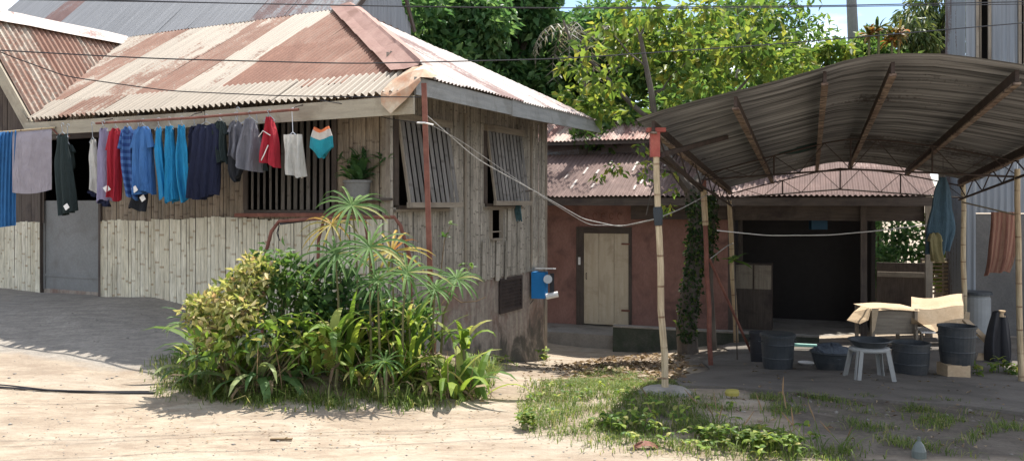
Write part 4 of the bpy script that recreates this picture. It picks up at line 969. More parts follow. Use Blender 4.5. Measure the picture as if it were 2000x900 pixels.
# ---------------------------------------------------------------- leaves
def diamonds(C0, Dr, Nr, L, Wd, fold=.25):
    """folded four-point leaves"""
    C0 = np.asarray(C0); Dr = Dr/np.linalg.norm(Dr, axis=1, keepdims=True); S_ = np.cross(Dr, Nr); S_ /= np.linalg.norm(S_, axis=1, keepdims=True)+1e-9; N_ = np.cross(S_, Dr)
    L = np.asarray(L)[:, None]; Wd = np.asarray(Wd)[:, None]
    a = C0; m1 = C0+Dr*L*.45+S_*Wd*.5+N_*Wd*fold; m2 = C0+Dr*L*.45-S_*Wd*.5+N_*Wd*fold; t = C0+Dr*L-N_*L*.12
    n = len(C0); V = np.stack([a, m1, t, m2], 1).reshape(-1, 3); i = np.arange(n)*4
    return V, np.concatenate([np.stack([i, i+1, i+2], 1), np.stack([i, i+2, i+3], 1)])
def rdir(n, zb=0.):
    v = rng.normal(size=(n, 3)); v[:, 2] += zb; return v/np.linalg.norm(v, axis=1, keepdims=True)
def crown(centres, radii, n, L, Wd, droop=-.3):
    centres = np.array(centres); radii = np.array(radii); w = radii[:, 0]*radii[:, 1]*radii[:, 2]; w = w/w.sum()
    idx = rng.choice(len(centres), n, p=w); d = rdir(n); r = rng.uniform(.15, 1, n)**.45
    P_ = centres[idx]+d*radii[idx]*r[:, None]; dr = rdir(n)*.8+d*.5; dr[:, 2] += droop
    up = rdir(n, 1.6); l = rng.uniform(.7, 1.3, n)*L; return diamonds(P_, dr, up, l, l*Wd)
def blades(mb, base, n, L, w, spread, droop=.9, seg=6, el0=(50, 85), tone=None, az=None, fold=.25, lr=(.7, 1.1)):
    for i in range(n):
        a = random.uniform(0, 6.283) if az is None else random.uniform(*az); e0 = R(random.uniform(*el0)); l = L*random.uniform(*lr); ww = w*random.uniform(.75, 1.2)
        p = Vector(base)+Vector((random.gauss(0, spread), random.gauss(0, spread), 0)); tw = random.uniform(-.5, .5)
        rows = []; uvs = []; dr = droop*random.uniform(.6, 1.4)
        for s in range(seg+1):
            t = s/seg; e = e0-dr*t*t*1.9
            d = Vector((math.cos(a)*math.cos(e), math.sin(a)*math.cos(e), math.sin(e)))
            if s: p = p+d*l/seg
            sd = Vector((-math.sin(a), math.cos(a), 0)); nr = d.cross(sd)
            sd = sd*math.cos(tw)+nr*math.sin(tw)*.6
            wd = ww*.5*(math.sin(math.pi*min(1, .12+t*.88))**.7 if t < .999 else .03)
            rows.append([p-sd*wd+nr*wd*-fold, p, p+sd*wd+nr*wd*-fold]); uvs.append([(0, t), (.5, t), (1, t)])
        mb.grid(rows, uvs, random.random() if tone is None else tone)
def fan(mb, c, axis, n, L, w, droop=.7, spread=1.0, seg=5):
    """umbrella of narrow leaflets about an axis"""
    ax = Vector(axis).normalized(); x = ax.orthogonal().normalized(); y = ax.cross(x); o = random.random()
    for i in range(n):
        a = 2*math.pi*(i+o+random.uniform(-.25, .25))/n; out = x*math.cos(a)+y*math.sin(a); l = L*random.uniform(.75, 1.1); p = Vector(c); rows = []; uvs = []
        dr = droop*random.uniform(.7, 1.3); rise = random.uniform(.05, .35)
        for s in range(seg+1):
            t = s/seg; d = (out*spread+ax*rise-Vector((0, 0, 1))*dr*t*t*1.6).normalized()
            if s: p = p+d*l/seg
            sd = d.cross(ax); sd = sd.normalized() if sd.length > .05 else out.cross(Vector((0, 0, 1))); wd = w*.5*(.35+.65*math.sin(math.pi*min(1, t*.9+.1)))*(1 if s < seg else .3); nr = sd.cross(d)
            rows.append([p-sd*wd+nr*wd*.35, p, p+sd*wd+nr*wd*.35]); uvs.append([(0, t), (.5, t), (1, t)])
        mb.grid(rows, uvs, random.random())
# garden bed soil mound
def gadd(px, D, dz=0): p = gpd(px, D); p.z += dz; return p
# fan palms
fans = [  # px, py, D, n, L, w, material, base px, base D, label
 (688, 402, 8.9, 15, .42, .034, 'fan', 700, 8.9, 'tallest fan plant rosette of the bed, drooping under the window'),
 (648, 438, 9.1, 10, .42, .026, 'fan_dry', 668, 9.0, 'fan plant with a few drying orange leaflets left of the tallest rosette'),
 (722, 483, 8.35, 16, .46, .034, 'fan', 726, 8.6, 'large bright star shaped fan rosette in the middle of the bed'),
 (655, 496, 8.6, 14, .48, .034, 'fan', 664, 8.7, 'wide grey green fan plant left of the middle rosette'),
 (765, 492, 8.7, 12, .42, .03, 'fan_dry', 770, 8.8, 'fan plant with yellow and orange leaflets beside the steel post'),
 (795, 532, 8.3, 14, .42, .032, 'fan', 786, 8.5, 'green fan plant just left of the steel post'),
 (738, 548, 8.2, 12, .36, .028, 'fan', 744, 8.5, 'low fan plant under the yellow rosette'),
 (850, 565, 8.5, 11, .30, .028, 'fan', 846, 8.8, 'small fan plant hanging in front of the steel post'),
 (893, 545, 8.7, 13, .30, .032, 'fan', 858, 8.9, 'fan plant leaning out right of the steel post'),
 (752, 705, 8.2, 9, .27, .022, 'fan', 752, 8.0, 'lowest fan plant near the grass edge of the bed')]
for px, py, D, n_, L, w, m, bx, bD, lab in fans:
    D -= .4; bD -= .45
    b = gpd(bx, bD); c = P(px, py, D); e = thing('fan_palm', lab, 'plant', b, 'fan leaved plants in the garden bed')
    mb = MB(); mid = b.lerp(c, .6)+Vector(((b.x-c.x)*.35, 0, .05)); mb.tube([b-Vector((0, 0, .05)), b.lerp(mid, .5), mid, c], [.016, .013, .011, .008], 6); mb.build('stem', M['stem'], e)
    mb = MB(); fan(mb, c, (random.uniform(-.3, .3), -.7, 1), n_+4, L*1.08, w*.92, droop=.7); mb.build('leaflets', M[m], e)
# strap-leaved clumps
clumps = [ # px, py(ground), n, L, w, mat, droop, el, label
 (655, 700, 24, .95, .085, 'strap', .75, (50, 85), 'bright yellow green strap leaf plant in the middle front of the bed'),
 (520, 722, 16, .75, .08, 'strap_broad', 1.15, (35, 75), 'broad leaved glossy plant drooping to the left in front'),
 (400, 690, 14, .62, .08, 'strap_broad', .75, (45, 80), 'pale broad leaf plant at the left end of the bed'),
 (440, 650, 10, .85, .07, 'strap', .6, (45, 80), 'narrow leaved clump behind the left end of the bed'),
 (800, 690, 26, .82, .05, 'strap', .7, (55, 88), 'dense green strap clump left of the steel post'),
 (875, 708, 16, .62, .07, 'strap', .9, (40, 80), 'strap leaf clump at the foot of the steel post'),
 (915, 712, 16, .66, .08, 'strap', 1.0, (40, 78), 'arching green clump right of the steel post'),
 (745, 660, 24, .85, .045, 'strap', .6, (60, 88), 'tall narrow leaved clump behind the lowest fan plant'),
 (700, 712, 14, .55, .06, 'strap', .9, (40, 80), 'small strap clump between the two middle clumps'),
 (600, 690, 18, .8, .06, 'strap', .75, (50, 85), 'strap clump half hidden behind the broad leaved plant'),
 (835, 740, 12, .42, .06, 'strap', 1.0, (35, 75), 'short clump in front of the steel post'),
 (470, 700, 14, .7, .07, 'strap', .8, (40, 80), 'pale strap clump under the variegated shrub'),
 (570, 712, 12, .6, .055, 'strap_broad', 1.0, (40, 80), 'glossy clump between the broad leaved plant and the middle clump'),
 (690, 690, 22, .9, .06, 'strap', .6, (55, 88), 'upright bright clump right behind the middle clump'),
 (770, 712, 18, .6, .05, 'strap', .8, (45, 85), 'strap clump left of the lowest steel post plants')]
for px, py, n_, L, w, m, dr, el0, lab in clumps:
    b = gpd(px, 8.5 if py < 680 else (8.3 if py < 705 else 8.05)); L *= 1.12; w *= 1.15; e = thing('strap_leaf_plant', lab, 'plant', b, 'strap leaved clumps in the garden bed')
    mb = MB(); blades(mb, b, n_, L*1.05, w, .07, dr, 7, el0); mb.build('leaves', M[m], e)
    mb = MB(); blades(mb, b, 10, L*.75, w*.5, .09, 1.7, 6, (40, 80)); blades(mb, b, 4, L*.9, .012, .1, .2, 4, (65, 90)); mb.build('dry_leaves', M['dry'], e)
def bush(name, lab, cat, base, cs, rs, n, L, Wd, m, stems=7, group=None, droop=-.1, branch=True):
    e = thing(name, lab, cat, base, group); V, Fc = crown(cs, rs, n, L, Wd, droop); npmesh('foliage', V, Fc, m, e)
    mb = MB()
    for i in range(stems):
        c = Vector(random.choice(cs)); c += Vector((random.uniform(-.5, .5)*rs[0][0], random.uniform(-.5, .5)*rs[0][1], random.uniform(-.2, .6)*rs[0][2])); b = Vector(base)+Vector((random.gauss(0, .06), random.gauss(0, .06), -.03))
        mb.tube([b, b.lerp(c, .5)+Vector((random.gauss(0, .04), 0, .03)), c], [.012, .009, .004], 5)
    mb.build('stems', M['stem'], e); return e
for (px, py, D, n_, L, w, m, el_, lab) in ((380, 640, 8.1, 12, .42, .06, 'strap_broad', (15, 85), 'pale broad leaves on a short stem at the far left of the bed'), (655, 665, 7.9, 14, .55, .08, 'strap', (35, 88), 'bright yellow green rosette standing high in the middle of the bed'),
        (505, 672, 8.0, 12, .45, .065, 'strap_broad', (5, 75), 'broad drooping leaves on a stem at the front left'), (905, 680, 8.3, 12, .5, .07, 'strap', (30, 85), 'raised green leaf tuft right of the steel post'), (800, 640, 8.2, 16, .5, .045, 'strap', (40, 88), 'narrow leaf tuft left of the steel post')):
    b = gpd(px, D); e = thing('leafy_stem_plant', lab, 'plant', b, 'leafy stems rising from the garden bed'); c = P(px, py, D)
    mb = MB(); mb.tube([b, b.lerp(c, .5)+Vector((.02, 0, 0)), c], [.02, .016, .012], 6); mb.build('stem', M['stem'], e)
    mb = MB(); blades(mb, c, n_, L, w, .03, .9, 7, el_); mb.build('leaves', M[m], e)
b = gpd(430, 8.2)
bush('croton_shrub', 'yellow cream variegated shrub on the left side of the bed', 'shrub', b, [P(400, 615, 8.00), P(440, 590, 8.00), P(478, 560, 8.10), P(500, 535, 8.20), P(470, 610, 7.90), P(420, 650, 7.90), P(385, 600, 8.10)], [(.2, .2, .2)]*5+[(.22, .2, .16), (.16, .2, .12)], 1500, .085, .5, M['croton'], 14)
b = gpd(560, 8.5)
bush('green_shrub', 'green bushy shrub with small leaves behind the variegated shrub', 'shrub', b, [P(560, 545, 8.40), P(535, 520, 8.40), P(600, 560, 8.40), P(545, 600, 8.30), P(520, 570, 8.30), P(600, 620, 8.40)], [(.26, .25, .24)]*6, 800, .1, .5, M['leaf_mid'], 18)
b = gpd(660, 8.7)
bush('dark_shrub', 'dark green shrub filling the middle back of the bed', 'shrub', b, [P(640, 560, 8.70), P(690, 590, 8.60), P(740, 620, 8.60), P(640, 630, 8.50), P(800, 640, 8.60)], [(.28, .25, .28)]*5, 900, .14, .4, M['leaf_dark'], 16)
b = gpd(500, 8.0)
bush('low_shrub', 'low dull green shrub under the variegated shrub', 'shrub', b, [P(460, 660, 7.80), P(520, 650, 7.90), P(570, 660, 7.90), P(400, 680, 7.70), P(620, 690, 7.70)], [(.26, .22, .18)]*5, 260, .13, .36, M['strap'], 10)
# rosette with spiky yucca leaves at the wall
b = gpd(470, 10.0); e = thing('spiky_plant', 'dark spiky plant near the cream wall behind the shrubs', 'plant', b)
mb = MB(); blades(mb, P(455, 572, 9.6), 16, .42, .04, .03, .5, 5, (5, 80)); mb.build('leaves', M['leaf_dark'], e); mb = MB(); mb.tube([b, P(455, 575, 9.6)], .02, 6); mb.build('stem', M['bark'], e)
# thin twig plant right of the post
b = gpd(850, 9.3); e = thing('twig_plant', 'thin bare twigs with few leaves right of the steel post', 'plant', b)
mb = MB(); tw_ = [[P(850, 690, 9.2), P(858, 560, 9.1), P(868, 470, 9.0), P(880, 440, 9.0)], [P(858, 560, 9.1), P(900, 590, 8.9), P(930, 588, 8.8), P(948, 580, 8.8)], [P(858, 600, 9.1), P(900, 540, 9.0), P(922, 520, 9.0)]]
for t in tw_: mb.tube(t, [.008, .007, .005, .004][:len(t)], 5)
mb.build('stem', M['dry'], e)
mb = MB()
for c in (P(880, 438, 9.0), P(868, 462, 9.0), P(922, 520, 9.0), P(905, 516, 9.0)): blades(mb, c, 6, .09, .035, .01, .6, 4, (0, 70))
mb.build('leaves', M['leaf_mid'], e)
# pot on ledge
D = H(0, 0, 0).y; cpt = H(hu(698), .3, 0); D = cpt.y
e = thing('potted_plant', 'leafy plant in a grey pot on the window ledge', 'potted plant', P(698, 386, D))
mb = MB(); hp = sc(36, D); rp = sc(26, D); mb.lathe(P(698, 388, D), [(.0, 0), (rp*.8, 0), (rp, hp*.85), (rp*1.08, hp*.86), (rp*1.08, hp), (rp*.96, hp), (rp*.9, hp*.85), (0, hp*.85)], 24); mb.build('pot', M['sheet'], e, smooth=False)
mb = MB(); blades(mb, P(698, 350, D), 44, .36, .07, .04, .55, 5, (25, 88)); blades(mb, P(700, 318, D), 22, .24, .06, .05, .6, 5, (10, 88)); blades(mb, P(752, 312, D), 16, .17, .06, .03, .6, 5, (-10, 80)); blades(mb, P(664, 310, D), 6, .12, .05, .02, .6, 5, (-10, 80)); mb.build('leaves', M['leaf_dark'], e)
mb = MB(); mb.tube([P(705, 352, D), P(730, 325, D), P(752, 310, D)], .006, 5); mb.build('stem', M['stem'], e)
e = thing('ledge_bracket', 'wooden shelf bracket holding the grey pot outside the window', 'bracket', P(698, 392, D))
mb = MB(); mb.beam(P(640, 391, D), P(765, 389, D), .22, .03); mb.build('shelf', M['darkwood'], e)
mb = MB(); mb.beam(P(655, 393, D), P(672, 425, D+.25), .03, .03); mb.beam(P(742, 393, D), P(752, 425, D+.25), .03, .03); mb.build('strut', M['darkwood'], e)
# rusty pipe frame
e = thing('pipe_frame', 'bent rusty pipe frame standing behind the fan plants', 'frame', gpd(660, 9.7))
D0, D1 = 9.9, 9.3
mb = MB(); mb.tube([gpd(512, D0), P(520, 490, D0), P(530, 452, D0), P(545, 432, D0), P(600, 428, D0-.2), P(680, 425, D1), P(770, 424, D1), P(782, 440, D1), P(800, 500, D1), gpd(805, D1)], .022, 8); mb.build('front_hoop', M['rust'], e)
mb = MB(); mb.tube([gpd(618, D0+.3), P(622, 470, D0+.3), P(632, 430, D0+.2)], .02, 8); mb.tube([gpd(735, D1), P(726, 500, D1), P(712, 430, D1)], .02, 8); mb.build('leg', M['rust'], e)
mb = MB(); mb.beam(P(548, 437, D0), P(625, 427, D0-.1), .05, .025); mb.tube([P(545, 440, D0), P(541, 455, D0), P(546, 470, D0)], .008, 5); mb.build('seat_bar', M['black'], e)
# concrete step/blocks between bed and house
e = thing('concrete_block', 'grey concrete block step against the house side behind the bed', 'block', gpd(800, 10.0))
mb = MB(); c = gpd(790, 10.1); mb.obox(c+Vector((0, 0, .2)), (.35, -.17, 0), (.1, .2, 0), (0, 0, .28)); mb.build('block', M['concrete'], e)
mb = MB(); mb.obox(c+Vector((.0, -.02, .5)), (.4, -.2, 0), (.12, .24, 0), (0, 0, .02)); mb.build('top_board', M['wood'], e)
# ---------------------------------------------------------------- grass and ground cover
def scatter(poly, n, edge=.0, clump=None):
    P_ = np.array(poly); lo = P_.min(0); hi = P_.max(0); o = []
    while len(o) < n:
        q = rng.uniform(lo, hi, (n*3, 2)); jit = q+rng.normal(0, edge, q.shape) if edge else q
        k = inpoly(jit[:, 0], jit[:, 1], poly)
        if clump is not None:
            f = np.sin(q[:, 0]*5.1+2*np.sin(q[:, 1]*3.3))*np.sin(q[:, 1]*6.7+1.7*np.sin(q[:, 0]*4.1)); k &= (f*.5+.5+rng.uniform(-.25, .25, len(q))) > clump
        o += list(q[k])
    return np.array(o[:n])
def grass(q, L, w, lean=.6):
    n = len(q); z = gzn(q[:, 0], q[:, 1])+.005; b = np.stack([q[:, 0], q[:, 1], z-.01], 1)
    a = rng.uniform(0, 6.283, n); l = L*rng.uniform(.45, 1.3, n); ln = lean*rng.uniform(.2, 1.3, n); d = np.stack([np.cos(a), np.sin(a), 0*a], 1); s = np.stack([-np.sin(a), np.cos(a), 0*a], 1)*(w*rng.uniform(.6, 1.3, n))[:, None]
    up = np.array([0, 0, 1.]); m = b+d*(l*ln*.3)[:, None]+up*(l*.6)[:, None]; t = b+d*(l*ln)[:, None]+up*(l*np.clip(1-.35*ln, .2, 1))[:, None]
    V = np.stack([b-s, b+s, m+s*.8, t, m-s*.8], 1).reshape(-1, 3); i = np.arange(n)*5
    F4 = np.stack([i, i+1, i+2, i+4], 1); F3 = np.stack([i+4, i+2, i+3, i+3], 1)
    return V, np.concatenate([np.stack([i, i+1, i+2], 1), np.stack([i, i+2, i+4], 1), np.stack([i+4, i+2, i+3], 1)])
def stuff(o, cat, lab): tag(o, lab, cat, kind='stuff')
bed = groundpoly([(318, 745), (350, 700), (420, 690), (520, 720), (640, 735), (760, 740), (900, 722), (975, 715), (960, 750), (905, 785), (800, 800), (690, 800), (600, 805), (500, 790), (400, 782), (330, 775)])
V, Fc = grass(scatter(bed, 8500, .09, .3), .10, .0042, 1.3); stuff(npmesh('bed_grass', V, Fc, M['grass_pal']), 'grass', 'green grass skirt along the front of the garden bed')
V, Fc = grass(scatter(bed, 1300, .05, .45), .24, .006, 1.5); stuff(npmesh('tall_bed_grass', V, Fc, M['grass_pal']), 'grass', 'longer dark grass tufts in the garden bed edge')
# raised soil of the bed
soil = groundpoly([(345, 740), (400, 700), (480, 690), (560, 680), (700, 670), (840, 680), (960, 700), (960, 735), (880, 770), (760, 785), (600, 785), (450, 775), (370, 765)])
cx_ = np.mean([p[0] for p in soil]); cy_ = np.mean([p[1] for p in soil]); mb = MB(); rows = []
for s in np.linspace(0, 1, 9):
    r = []
    for x, y in soil+[soil[0]]:
        X = cx_+(x-cx_)*s; Y = cy_+(y-cy_)*s; r.append(Vector((X, Y, gz(X, Y)+.13*(1-s**2.2)-.01+.02*math.sin(X*9+Y*7)*(s < 1))))
    rows.append(r)
mb.grid(rows, [[(p.x, p.y) for p in r] for r in rows], .5); tag(mb.build('bed_soil', M['soil'], smooth=True), None, None, kind='structure')
front = groundpoly([(1010, 790), (1040, 765), (1120, 745), (1190, 715), (1250, 735), (1290, 745), (1340, 790), (1400, 830), (1520, 862), (1640, 885), (1700, 905), (1500, 905), (1380, 890), (1200, 870), (1080, 850), (1020, 830)])
V, Fc = grass(scatter(front, 17000, .12, .25), .075, .0035, 1.3); stuff(npmesh('lawn_grass', V, Fc, M['grass_pal']), 'grass', 'patchy bright grass between the sandy path and the shed')
shade = groundpoly([(1340, 790), (1500, 770), (1700, 775), (2000, 800), (2000, 905), (1640, 885), (1500, 855), (1380, 820)])
V, Fc = grass(scatter(shade, 2600, .1, .7), .08, .0035, 1.3); stuff(npmesh('shade_grass', V, Fc, M['grass_pal']), 'grass', 'sparse grass tufts in the shade at the front of the shed')
sp = groundpoly([(300, 700), (340, 690), (360, 740), (310, 745)]); V, Fc = grass(scatter(sp, 300, .1), .09, .004); stuff(npmesh('edge_grass', V, Fc, M['grass_pal']), 'grass', 'thin grass at the left tip of the garden bed')
mossg = groundpoly([(1200, 694), (1440, 690), (1440, 676), (1200, 680)])
# weeds (broad-leaved, countable groups)
def weed(px, py, n_, L, lab, m='strap', r=.12, h=.12):
    b = gp(px, py); e = thing('weed', lab, 'weed', b, 'low leafy weeds at the grass edge'); mb = MB()
    for i in range(n_):
        c = b+Vector((random.gauss(0, r), random.gauss(0, r*.7), 0)); c.z = gz(c.x, c.y); hh = h*random.uniform(.4, 1.2)
        blades(mb, c+Vector((0, 0, hh)), 5, L, L*.42, .012, .7, 4, (-5, 50))
        mb.tube([c, c+Vector((0, 0, hh))], .003, 4)
    mb.build('leaves', M[m], e)
weed(1215, 838, 26, .09, 'leafy weeds at the path side corner of the grass', r=.16)
weed(1330, 858, 26, .075, 'widest patch of leafy weeds at the bottom of the grass', r=.25)
weed(1290, 815, 9, .08, 'leafy weeds in the grass in front of the post footing', r=.2)
weed(1480, 872, 30, .09, 'bright yellowish weeds at the bottom right of the grass', 'leaf_yel', r=.17)
weed(1400, 868, 18, .07, 'small weeds between the two larger weed patches', r=.14)
weed(1035, 838, 14, .08, 'leafy weeds on the sandy ground left of the grass', r=.08)
weed(1130, 780, 14, .07, 'tiny weeds in the grass behind the path', r=.25)
weed(1062, 712, 9, .09, 'single weed at the rear corner of the bamboo house', r=.06, h=.22)
weed(985, 720, 12, .07, 'thin weeds by the stained foundation', r=.14, h=.16)
weed(1965, 735, 20, .12, 'sunlit weeds left of the right shed post', 'leaf_yel', r=.2, h=.15)
weed(1245, 640, 14, .08, 'weeds before the tree trunk on the low wall', r=.12, h=.1)
weed(1520, 885, 18, .08, 'last weeds at the bottom edge of the photo', r=.12)
# flowering grass stalks
e = thing('grass_stalks', 'tall thin seed stalks of grass in front of the shed', 'grass stalks', gp(1560, 880))
stl = [(1500, 868, 1478, 772), (1512, 880, 1530, 740), (1556, 892, 1530, 765), (1552, 896, 1546, 800), (1600, 892, 1530, 808), (1610, 880, 1580, 790), (1640, 880, 1662, 836), (1660, 890, 1605, 825), (1395, 850, 1340, 763), (1405, 850, 1395, 770), (1400, 845, 1380, 790), (1412, 858, 1410, 795), (1450, 870, 1470, 806), (1520, 880, 1555, 835), (1270, 800, 1252, 755), (1282, 836, 1265, 790)]
for x0, y0, x1, y1 in stl:
    mb = MB(); mh = MB(); a = gp(x0, y0); b = P(x1, y1, a.y+random.uniform(-.1, .1)); c = a.lerp(b, .5)+Vector((random.uniform(-.03, .03), 0, .03)); mb.tube([a, c, b], [.0035, .003, .002], 4)
    d = (b-c).normalized(); mh.tube([b-d*.12, b-d*.06, b+d*.02], [.003, .006, .002], 5); blades(mb, a, 5, .3, .008, .02, .9, 5, (40, 80)); s_ = mb.build('stalk', M['grass_pal'], e); mh.build('seed_head', M['dry'], s_)

# leaf litter and stones
lp = groundpoly([(1100, 745), (1110, 715), (1200, 700), (1330, 695), (1345, 720), (1300, 745), (1260, 755), (1200, 740)])
def litter(poly, n, L, Wd, m, name, lab, edge=.12):
    q = scatter(poly, n, edge); z = gzn(q[:, 0], q[:, 1])+.012; c = np.stack([q[:, 0], q[:, 1], z+rng.uniform(0, .02, n)], 1); a = rng.uniform(0, 6.283, n)
    d = np.stack([np.cos(a), np.sin(a), rng.uniform(-.1, .35, n)], 1); V, Fc = diamonds(c, d, rdir(n, 3), rng.uniform(.6, 1.3, n)*L, rng.uniform(.6, 1.2, n)*L*Wd, .3)
    stuff(npmesh(name, V, Fc, m), 'leaf litter', lab)
litter(lp, 900, .13, .5, M['dry'], 'leaf_litter', 'dry brown leaf litter under the tree beside the shed')
litter(groundpoly([(1000, 760), (1040, 700), (1330, 690), (1340, 760), (1100, 800)]), 350, .07, .5, M['dry'], 'path_litter', 'scattered dry leaves on the path to the red house')
litter(groundpoly([(520, 800), (980, 760), (1000, 840), (1200, 890), (100, 890), (100, 800)]), 260, .035, .4, M['dry'], 'road_litter', 'a few dry leaves along the bed on the sandy ground')
litter(groundpoly([(1450, 700), (1950, 740), (1990, 890), (1400, 860)]), 260, .06, .45, M['dry'], 'shed_litter', 'dry leaf bits on the shed floor')
def stones(poly, n, s, m, name, lab):
    q = scatter(poly, n, .1); V = []; Fc = []
    oc = np.array([(1, 0, 0), (0, 1, 0), (-1, 0, 0), (0, -1, 0), (0, 0, 1), (0, 0, -1)], float); of = [(0, 1, 4), (1, 2, 4), (2, 3, 4), (3, 0, 4), (1, 0, 5), (2, 1, 5), (3, 2, 5), (0, 3, 5)]
    for i, (x, y) in enumerate(q):
        r = s*rng.lognormal(0, .5); V.append(oc*r*rng.uniform(.5, 1.2, (6, 3))*[1, 1, .5]+[x, y, gz(x, y)+r*.1]); Fc += [tuple(np.array(f)+6*i) for f in of]
    stuff(npmesh(name, np.concatenate(V), Fc, m), 'pebbles', lab)
stones(groundpoly([(0, 780), (400, 790), (1000, 800), (1500, 899), (500, 899), (0, 899)]), 600, .0065, M['concrete'], 'pebbles', 'small pebbles on the sunlit sandy ground')
stones(groundpoly([(0, 600), (340, 620), (330, 780), (0, 780)]), 160, .010, M['concrete'], 'yard_pebbles', 'small pebbles on the shaded yard before the house')
stones(groundpoly([(960, 740), (1200, 700), (1300, 720), (1000, 800)]), 150, .016, M['concrete'], 'path_stones', 'small stones on the path between the houses')
stones(groundpoly([(1400, 720), (1990, 760), (1990, 890), (1400, 860)]), 300, .012, M['concrete'], 'shed_stones', 'small stones on the dusty floor under the shed')
# hose / cable on the ground
mb = MB(); 
mb.tube([gp(x, y)+Vector((0, 0, .012)) for x, y in ((-120, 752), (0, 758), (80, 763), (170, 767), (240, 769), (303, 769))], .011, 6); mb.tube([gp(x, y)+Vector((0, 0, .02)) for x, y in ((-120, 745), (20, 757), (100, 766), (200, 768), (290, 768))], .008, 6)
tag(mb.build('ground_cable', M['black'], origin=gp(150, 766)), 'black cable lying across the sandy ground at left', 'cable')
mb = MB(); c = gp(548, 860); mb.beam(c+Vector((-.08, 0, .015)), c+Vector((.09, .01, .012)), .03, .012); tag(mb.build('wood_scrap', M['dry'], origin=c), 'small flat scrap of brown bark on the sandy road', 'scrap')
c = gp(1262, 876); mb = MB(); mb.grid([[c+Vector((x, y, .01+.03*math.cos(x*18)+.01*math.sin(y*30))) for x in np.linspace(-.09, .09, 7)] for y in np.linspace(-.03, .04, 4)], [[(x, y) for x in range(7)] for y in range(4)], .5); tag(mb.build('dead_leaf', M['rust'], origin=c), 'curled red brown dead leaf at the path edge', 'leaf')
c = gp(1795, 893); mb = MB(); mb.lathe(c, [(.05, 0), (.05, .05), (.035, .09), (.012, .12), (.012, .15), (0, .15)], 12); tag(mb.build('bottle', plain('hazy_bottle', (.13, .15, .14), .3), origin=c), 'small cloudy plastic bottle at the bottom right', 'bottle')
# ---------------------------------------------------------------- shed things
def drum(px, py, D, w, h, lab, rim=True, m='drum', base=None):
    b = gpd(px, D); b.z += .03; r = sc(w, D)/2; hh = sc(h, D); e = thing('plastic_drum', lab, 'drum', b)
    mb = MB(); mb.lathe(b, [(0, .01), (r*.86, 0), (r*.88, .02), (r*.95, hh*.3), (r*.97, hh*.33), (r*.95, hh*.36), (r, hh*.7), (r*1.02, hh*.73), (r, hh*.76), (r, hh*.93), (r*1.07, hh*.94), (r*1.07, hh), (r*.97, hh), (r*.94, hh*.9), (r*.85, .04), (0, .03)], 26); mb.build('body', M[m], e, smooth=False)
    if rim:
        mb = MB(); mb.lathe(b+Vector((0, 0, hh+.002)), [(0, .03), (r*.5, .028), (r*1.0, .02), (r*1.1, .01), (r*1.1, -.03), (r*1.08, -.03)], 26); mb.build('lid', M[m], e)
    for s in (-1, 1):
        mb = MB(); mb.tube([b+Vector((s*r*1.0, -.04, hh*.82)), b+Vector((s*r*1.14, -.02, hh*.8)), b+Vector((s*r*1.14, .04, hh*.8)), b+Vector((s*r*1.0, .05, hh*.82))], .01, 5); mb.build('handle', M[m], e)
    return e
drum(1519, 718, 11.4, 62, 66, 'grey black drum with lid standing left of the basket', m='drum')
drum(1482, 700, 12.4, 34, 56, 'narrower dark drum behind the left drum with lid', m='black')
drum(1779, 722, 11.0, 68, 60, 'black drum between the white chair and the rightmost drum', m='drum', rim=False)
# raised drum
b = gpd(1862, 10.9); e0 = thing('cement_block', 'tan cement block carrying the rightmost black drum', 'block', b)
mb = MB(); mb.obox(b+Vector((0, 0, .09)), (.15, 0, 0), (0, .14, 0), (0, 0, .1)); mb.build('block', M['card'], e0)
e = drum(1869, 712, 10.95, 66, 74, 'tall black drum standing on the tan block at right', m='drum', rim=False)
for o in [e]+list(e.children): pass
e.location.z += .16
b = gpd(1625, 11.2); b.z += .03
e = thing('laundry_basket', 'dark woven basket heaped with grey rags left of the white chair', 'basket', b)
mb = MB(); mb.lathe(b, [(0, .01), (.2, 0), (.24, .1), (.27, .22), (.29, .23), (.27, .25), (.25, .2), (.2, .06), (0, .05)], 24, sx=1.02); mb.build('basket', M['drum'], e)
mb = MB(); rows = []
for i in range(9):
    r = .26*math.cos(i/8*math.pi/2); rows.append([b+Vector((math.cos(a)*r*(1+.15*math.sin(a*3+i)), math.sin(a)*r, .2+.13*math.sin(i/8*math.pi/2)+.03*math.sin(a*5+i*1.3))) for a in np.linspace(0, 6.283, 25)[:-1]])
mb.grid(rows, [[(k*.03, i*.03) for k in range(24)] for i in range(9)], .5, close=True); mb.build('rags', cl('grey_rag', (.12, .14, .17)), e, smooth=True)
b = gp(1575, 716); b.z += .035; mb = MB(); mb.lathe(b, [(0, .0), (.08, .0), (.12, .03), (.115, .035), (.075, .01), (0, .01)], 22); tag(mb.build('plate', M['white'], origin=b), 'white plate lying on the shed floor beside the basket', 'plate')
